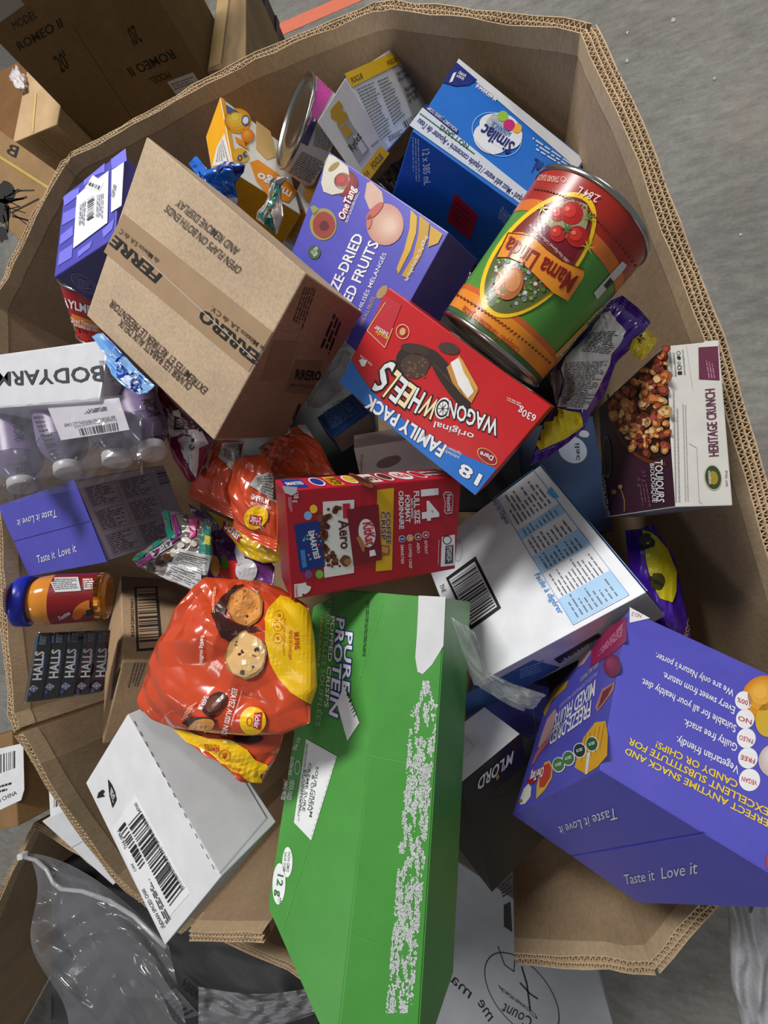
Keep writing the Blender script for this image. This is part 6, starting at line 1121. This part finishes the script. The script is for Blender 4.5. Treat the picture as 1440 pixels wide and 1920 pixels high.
A = b.art(step=7); A.dot((575, 930), 60, (190, 36, 30), 1, 18, .9, .05, 2); A.poly([(530, 850), (550, 850), (575, 905), (560, 920), (530, 915)], (70, 120, 40), 3); A.ell((668, 930), (725, 950), (650, 990), (206, 204, 208), 2); A.poly([(612, 780), (650, 800), (665, 890), (620, 900), (600, 830)], (190, 190, 196), 2); A.ell((495, 905), (522, 900), (500, 965), (206, 140, 50), 2); A.text('GRAIN', (462, 715), (540, 700), (458, 690), LBL, 3, .03); A.text('LES', (470, 690), (530, 672), (466, 668), LBL, 3, .03); A.text('Pop', (500, 775), (545, 765), (497, 755), (214, 200, 220), 3, .01); A.poly([(400, 555), (440, 590), (500, 680), (470, 660), (420, 610)], (150, 186, 226), 2); A.text('anies', (345, 590), (382, 602), (350, 572), LBL, 3, .03); A.build()

# clear films
b = Bag('clear_film_scrap', 'crumpled clear plastic film hanging between the green box and white case', 'film', [(846, 1158), (868, 1168), (890, 1185)], [(890, 1185), (915, 1260), (960, 1282), (1022, 1302)], [(970, 1330), (1000, 1328), (1022, 1302)], [(846, 1158), (870, 1230), (900, 1290), (970, 1330)], (.83, .82, .75, .77), .012, mat((196, 206, 200), .1, 'clear', .16), 60, 70, .016, 6, 81)
b = Bag('clear_film_scrap', 'glassy plastic film poking out between the taped carton and red biscuit box', 'film', [(375, 90), (430, 80), (475, 110)], [(475, 110), (420, 230), (380, 340), (400, 430), (200, 600)], [(80, 580), (140, 600), (200, 600)], [(375, 90), (300, 220), (180, 400), (80, 580)], (.775, .775, .735, .73), .02, mat((150, 150, 160), .1, 'clear', .22), 60, 70, .016, 5, 83, (0, 0), g1)

# dark fillers added to stand for shade in the gaps low in the heap
for (nm, lb, q, z) in (('gap_shade_filler', 'dark filler added for the shade low in the middle of the bin between the bags', ((330, 700), (700, 620), (720, 1010), (400, 1080)), .50), ('gap_shade_filler', 'dark filler added for the shade low in the bin under the red biscuit box', ((720, 380), (1000, 600), (1100, 960), (860, 960)), .20), ('gap_shade_filler', 'dark filler added for the shade low in the bin below the white formula case', ((900, 1180), (1230, 1100), (1120, 1440), (840, 1460)), .24)):
    Bag(nm, lb, 'filler', [q[0], q[1]], [q[1], q[2]], [q[3], q[2]], [q[0], q[3]], (z, z, z, z), .05, mat((15, 15, 17), .6), 60, 60, .016, 4, int(z * 100), group='dark gap fillers')
# clear zip bag with dark garments in the open carton
def gm(u, v):
    x = 96 + 500 * u; y = 1630 + 320 * v + 150 * u - 60 * u * v; z = .33 + .05 * math.sin(math.pi * u) * math.sin(math.pi * v) + .05 * noise.noise(Vector((u * 3, v * 3, 8))) + .03 * crease(u, v, 5, 4); return at(x, y, z)
V, Fs = grid_mesh(60, 60, gm); V2 = [v - np.array([0, 0, .12]) for v in V]; b0 = len(V); N = 61
edge = [i for i in range(N)] + [j * N + N - 1 for j in range(1, N)] + [(N - 1) * N + i for i in range(N - 2, -1, -1)] + [j * N for j in range(N - 2, 0, -1)]
dg = thing('dark_garments', 'dark grey folded garments inside the clear zip bag at lower left', 'clothes', at(300, 1820, .26))
gmv = obj('folded_cloth', V + V2, list(Fs) + [tuple(b0 + i for i in f[::-1]) for f in Fs] + [(edge[i], edge[(i + 1) % len(edge)], b0 + edge[(i + 1) % len(edge)], b0 + edge[i]) for i in range(len(edge))], mat((52, 52, 55), .8, 'cloth'), dg, smooth=True)
gb_ = bvh_of(V, Fs); k6 = K(0, 1640, 660 / 1440)
A = Art('faded_print', dg, bvh=gb_, conv=k6, step=9, base=.001); A.rough = .8; A.poly([(640, 510), (720, 460), (820, 570), (730, 600)], (96, 96, 100), 1); A.fine([(665, 520), (715, 485), (800, 560), (740, 590)], 5, (40, 40, 44), 3, words=4); A.text('VERMONT', (735, 450), (860, 560), (760, 425), (28, 28, 30), 3, .03); A.path([(255, 420), (275, 470), (320, 500), (400, 600)], 12, (20, 20, 22), 3); A.build()
def zb(u, v):
    x = 54 + 262 * u + (1 - u) * (70 * v * v + 14 * math.sin(9 * v)) + u * (60 * v); y = 1600 + 172 * u ** 1.7 + 330 * v - 60 * u * v; w = .034 * (crease(u, v, 6, 4) - .4) + .02 * noise.noise(Vector((u * 2.5 + v, v * 2, 4)))
    return at(x, y, .475 + .035 * math.sin(math.pi * min(1, v * 1.2)) * (.4 + .6 * math.sin(math.pi * u)) + w * min(1, v * 6) - .10 * max(0, v - .8))
V, Fs = grid_mesh(90, 90, zb); zbag = thing('zip_bag', 'large clear zip bag with white slider draped over dark garments', 'bag', at(220, 1800, .40))
obj('clear_film', V, Fs, mat((200, 202, 208), .16, 'clear', .13), zbag, smooth=True)
zp = [at(u, v, .49) for u, v in ((50, 1604), (72, 1610), (92, 1628), (104, 1652), (120, 1664), (160, 1668), (210, 1686), (255, 1714), (290, 1748), (316, 1772))]
V, Fs = tube([p + np.array([0, 0, .006]) for p in zp], .0045); obj('zip_strip', V, Fs, mat((190, 192, 198), .2, 'clear', .55), zbag, smooth=True)
V, Fs = cuboid(zp[0] + np.array([-.012, -.006, 0]), np.array([.02, .006, 0]), np.array([-.004, .014, 0]), np.array([0, 0, .016])); V2, F2, _ = bevelled(V, Fs, .002); obj('slider', V2, F2, mat((214, 215, 218), .35), zbag)
def sh(u, v):
    x = 372 + 250 * u; y = 1930 - 45 * u - 80 * v * (1 - .4 * u) + 20 * math.sin(3 * u); w = .02 * (crease(u * 2, v, 8, 4) - .4) + .015 * noise.noise(Vector((u * 5, v * 4, 1))); return at(x, y, .53 + .03 * math.sin(math.pi * v) + w)
V, Fs = grid_mesh(80, 40, sh); sb_ = thing('clear_wrapper', 'shiny clear plastic wrapper bunched at the bottom beside the green box', 'film', at(480, 1890, .44)); obj('crinkled_film', V, Fs, mat((200, 202, 208), .08, 'clear', .25), sb_, smooth=True)
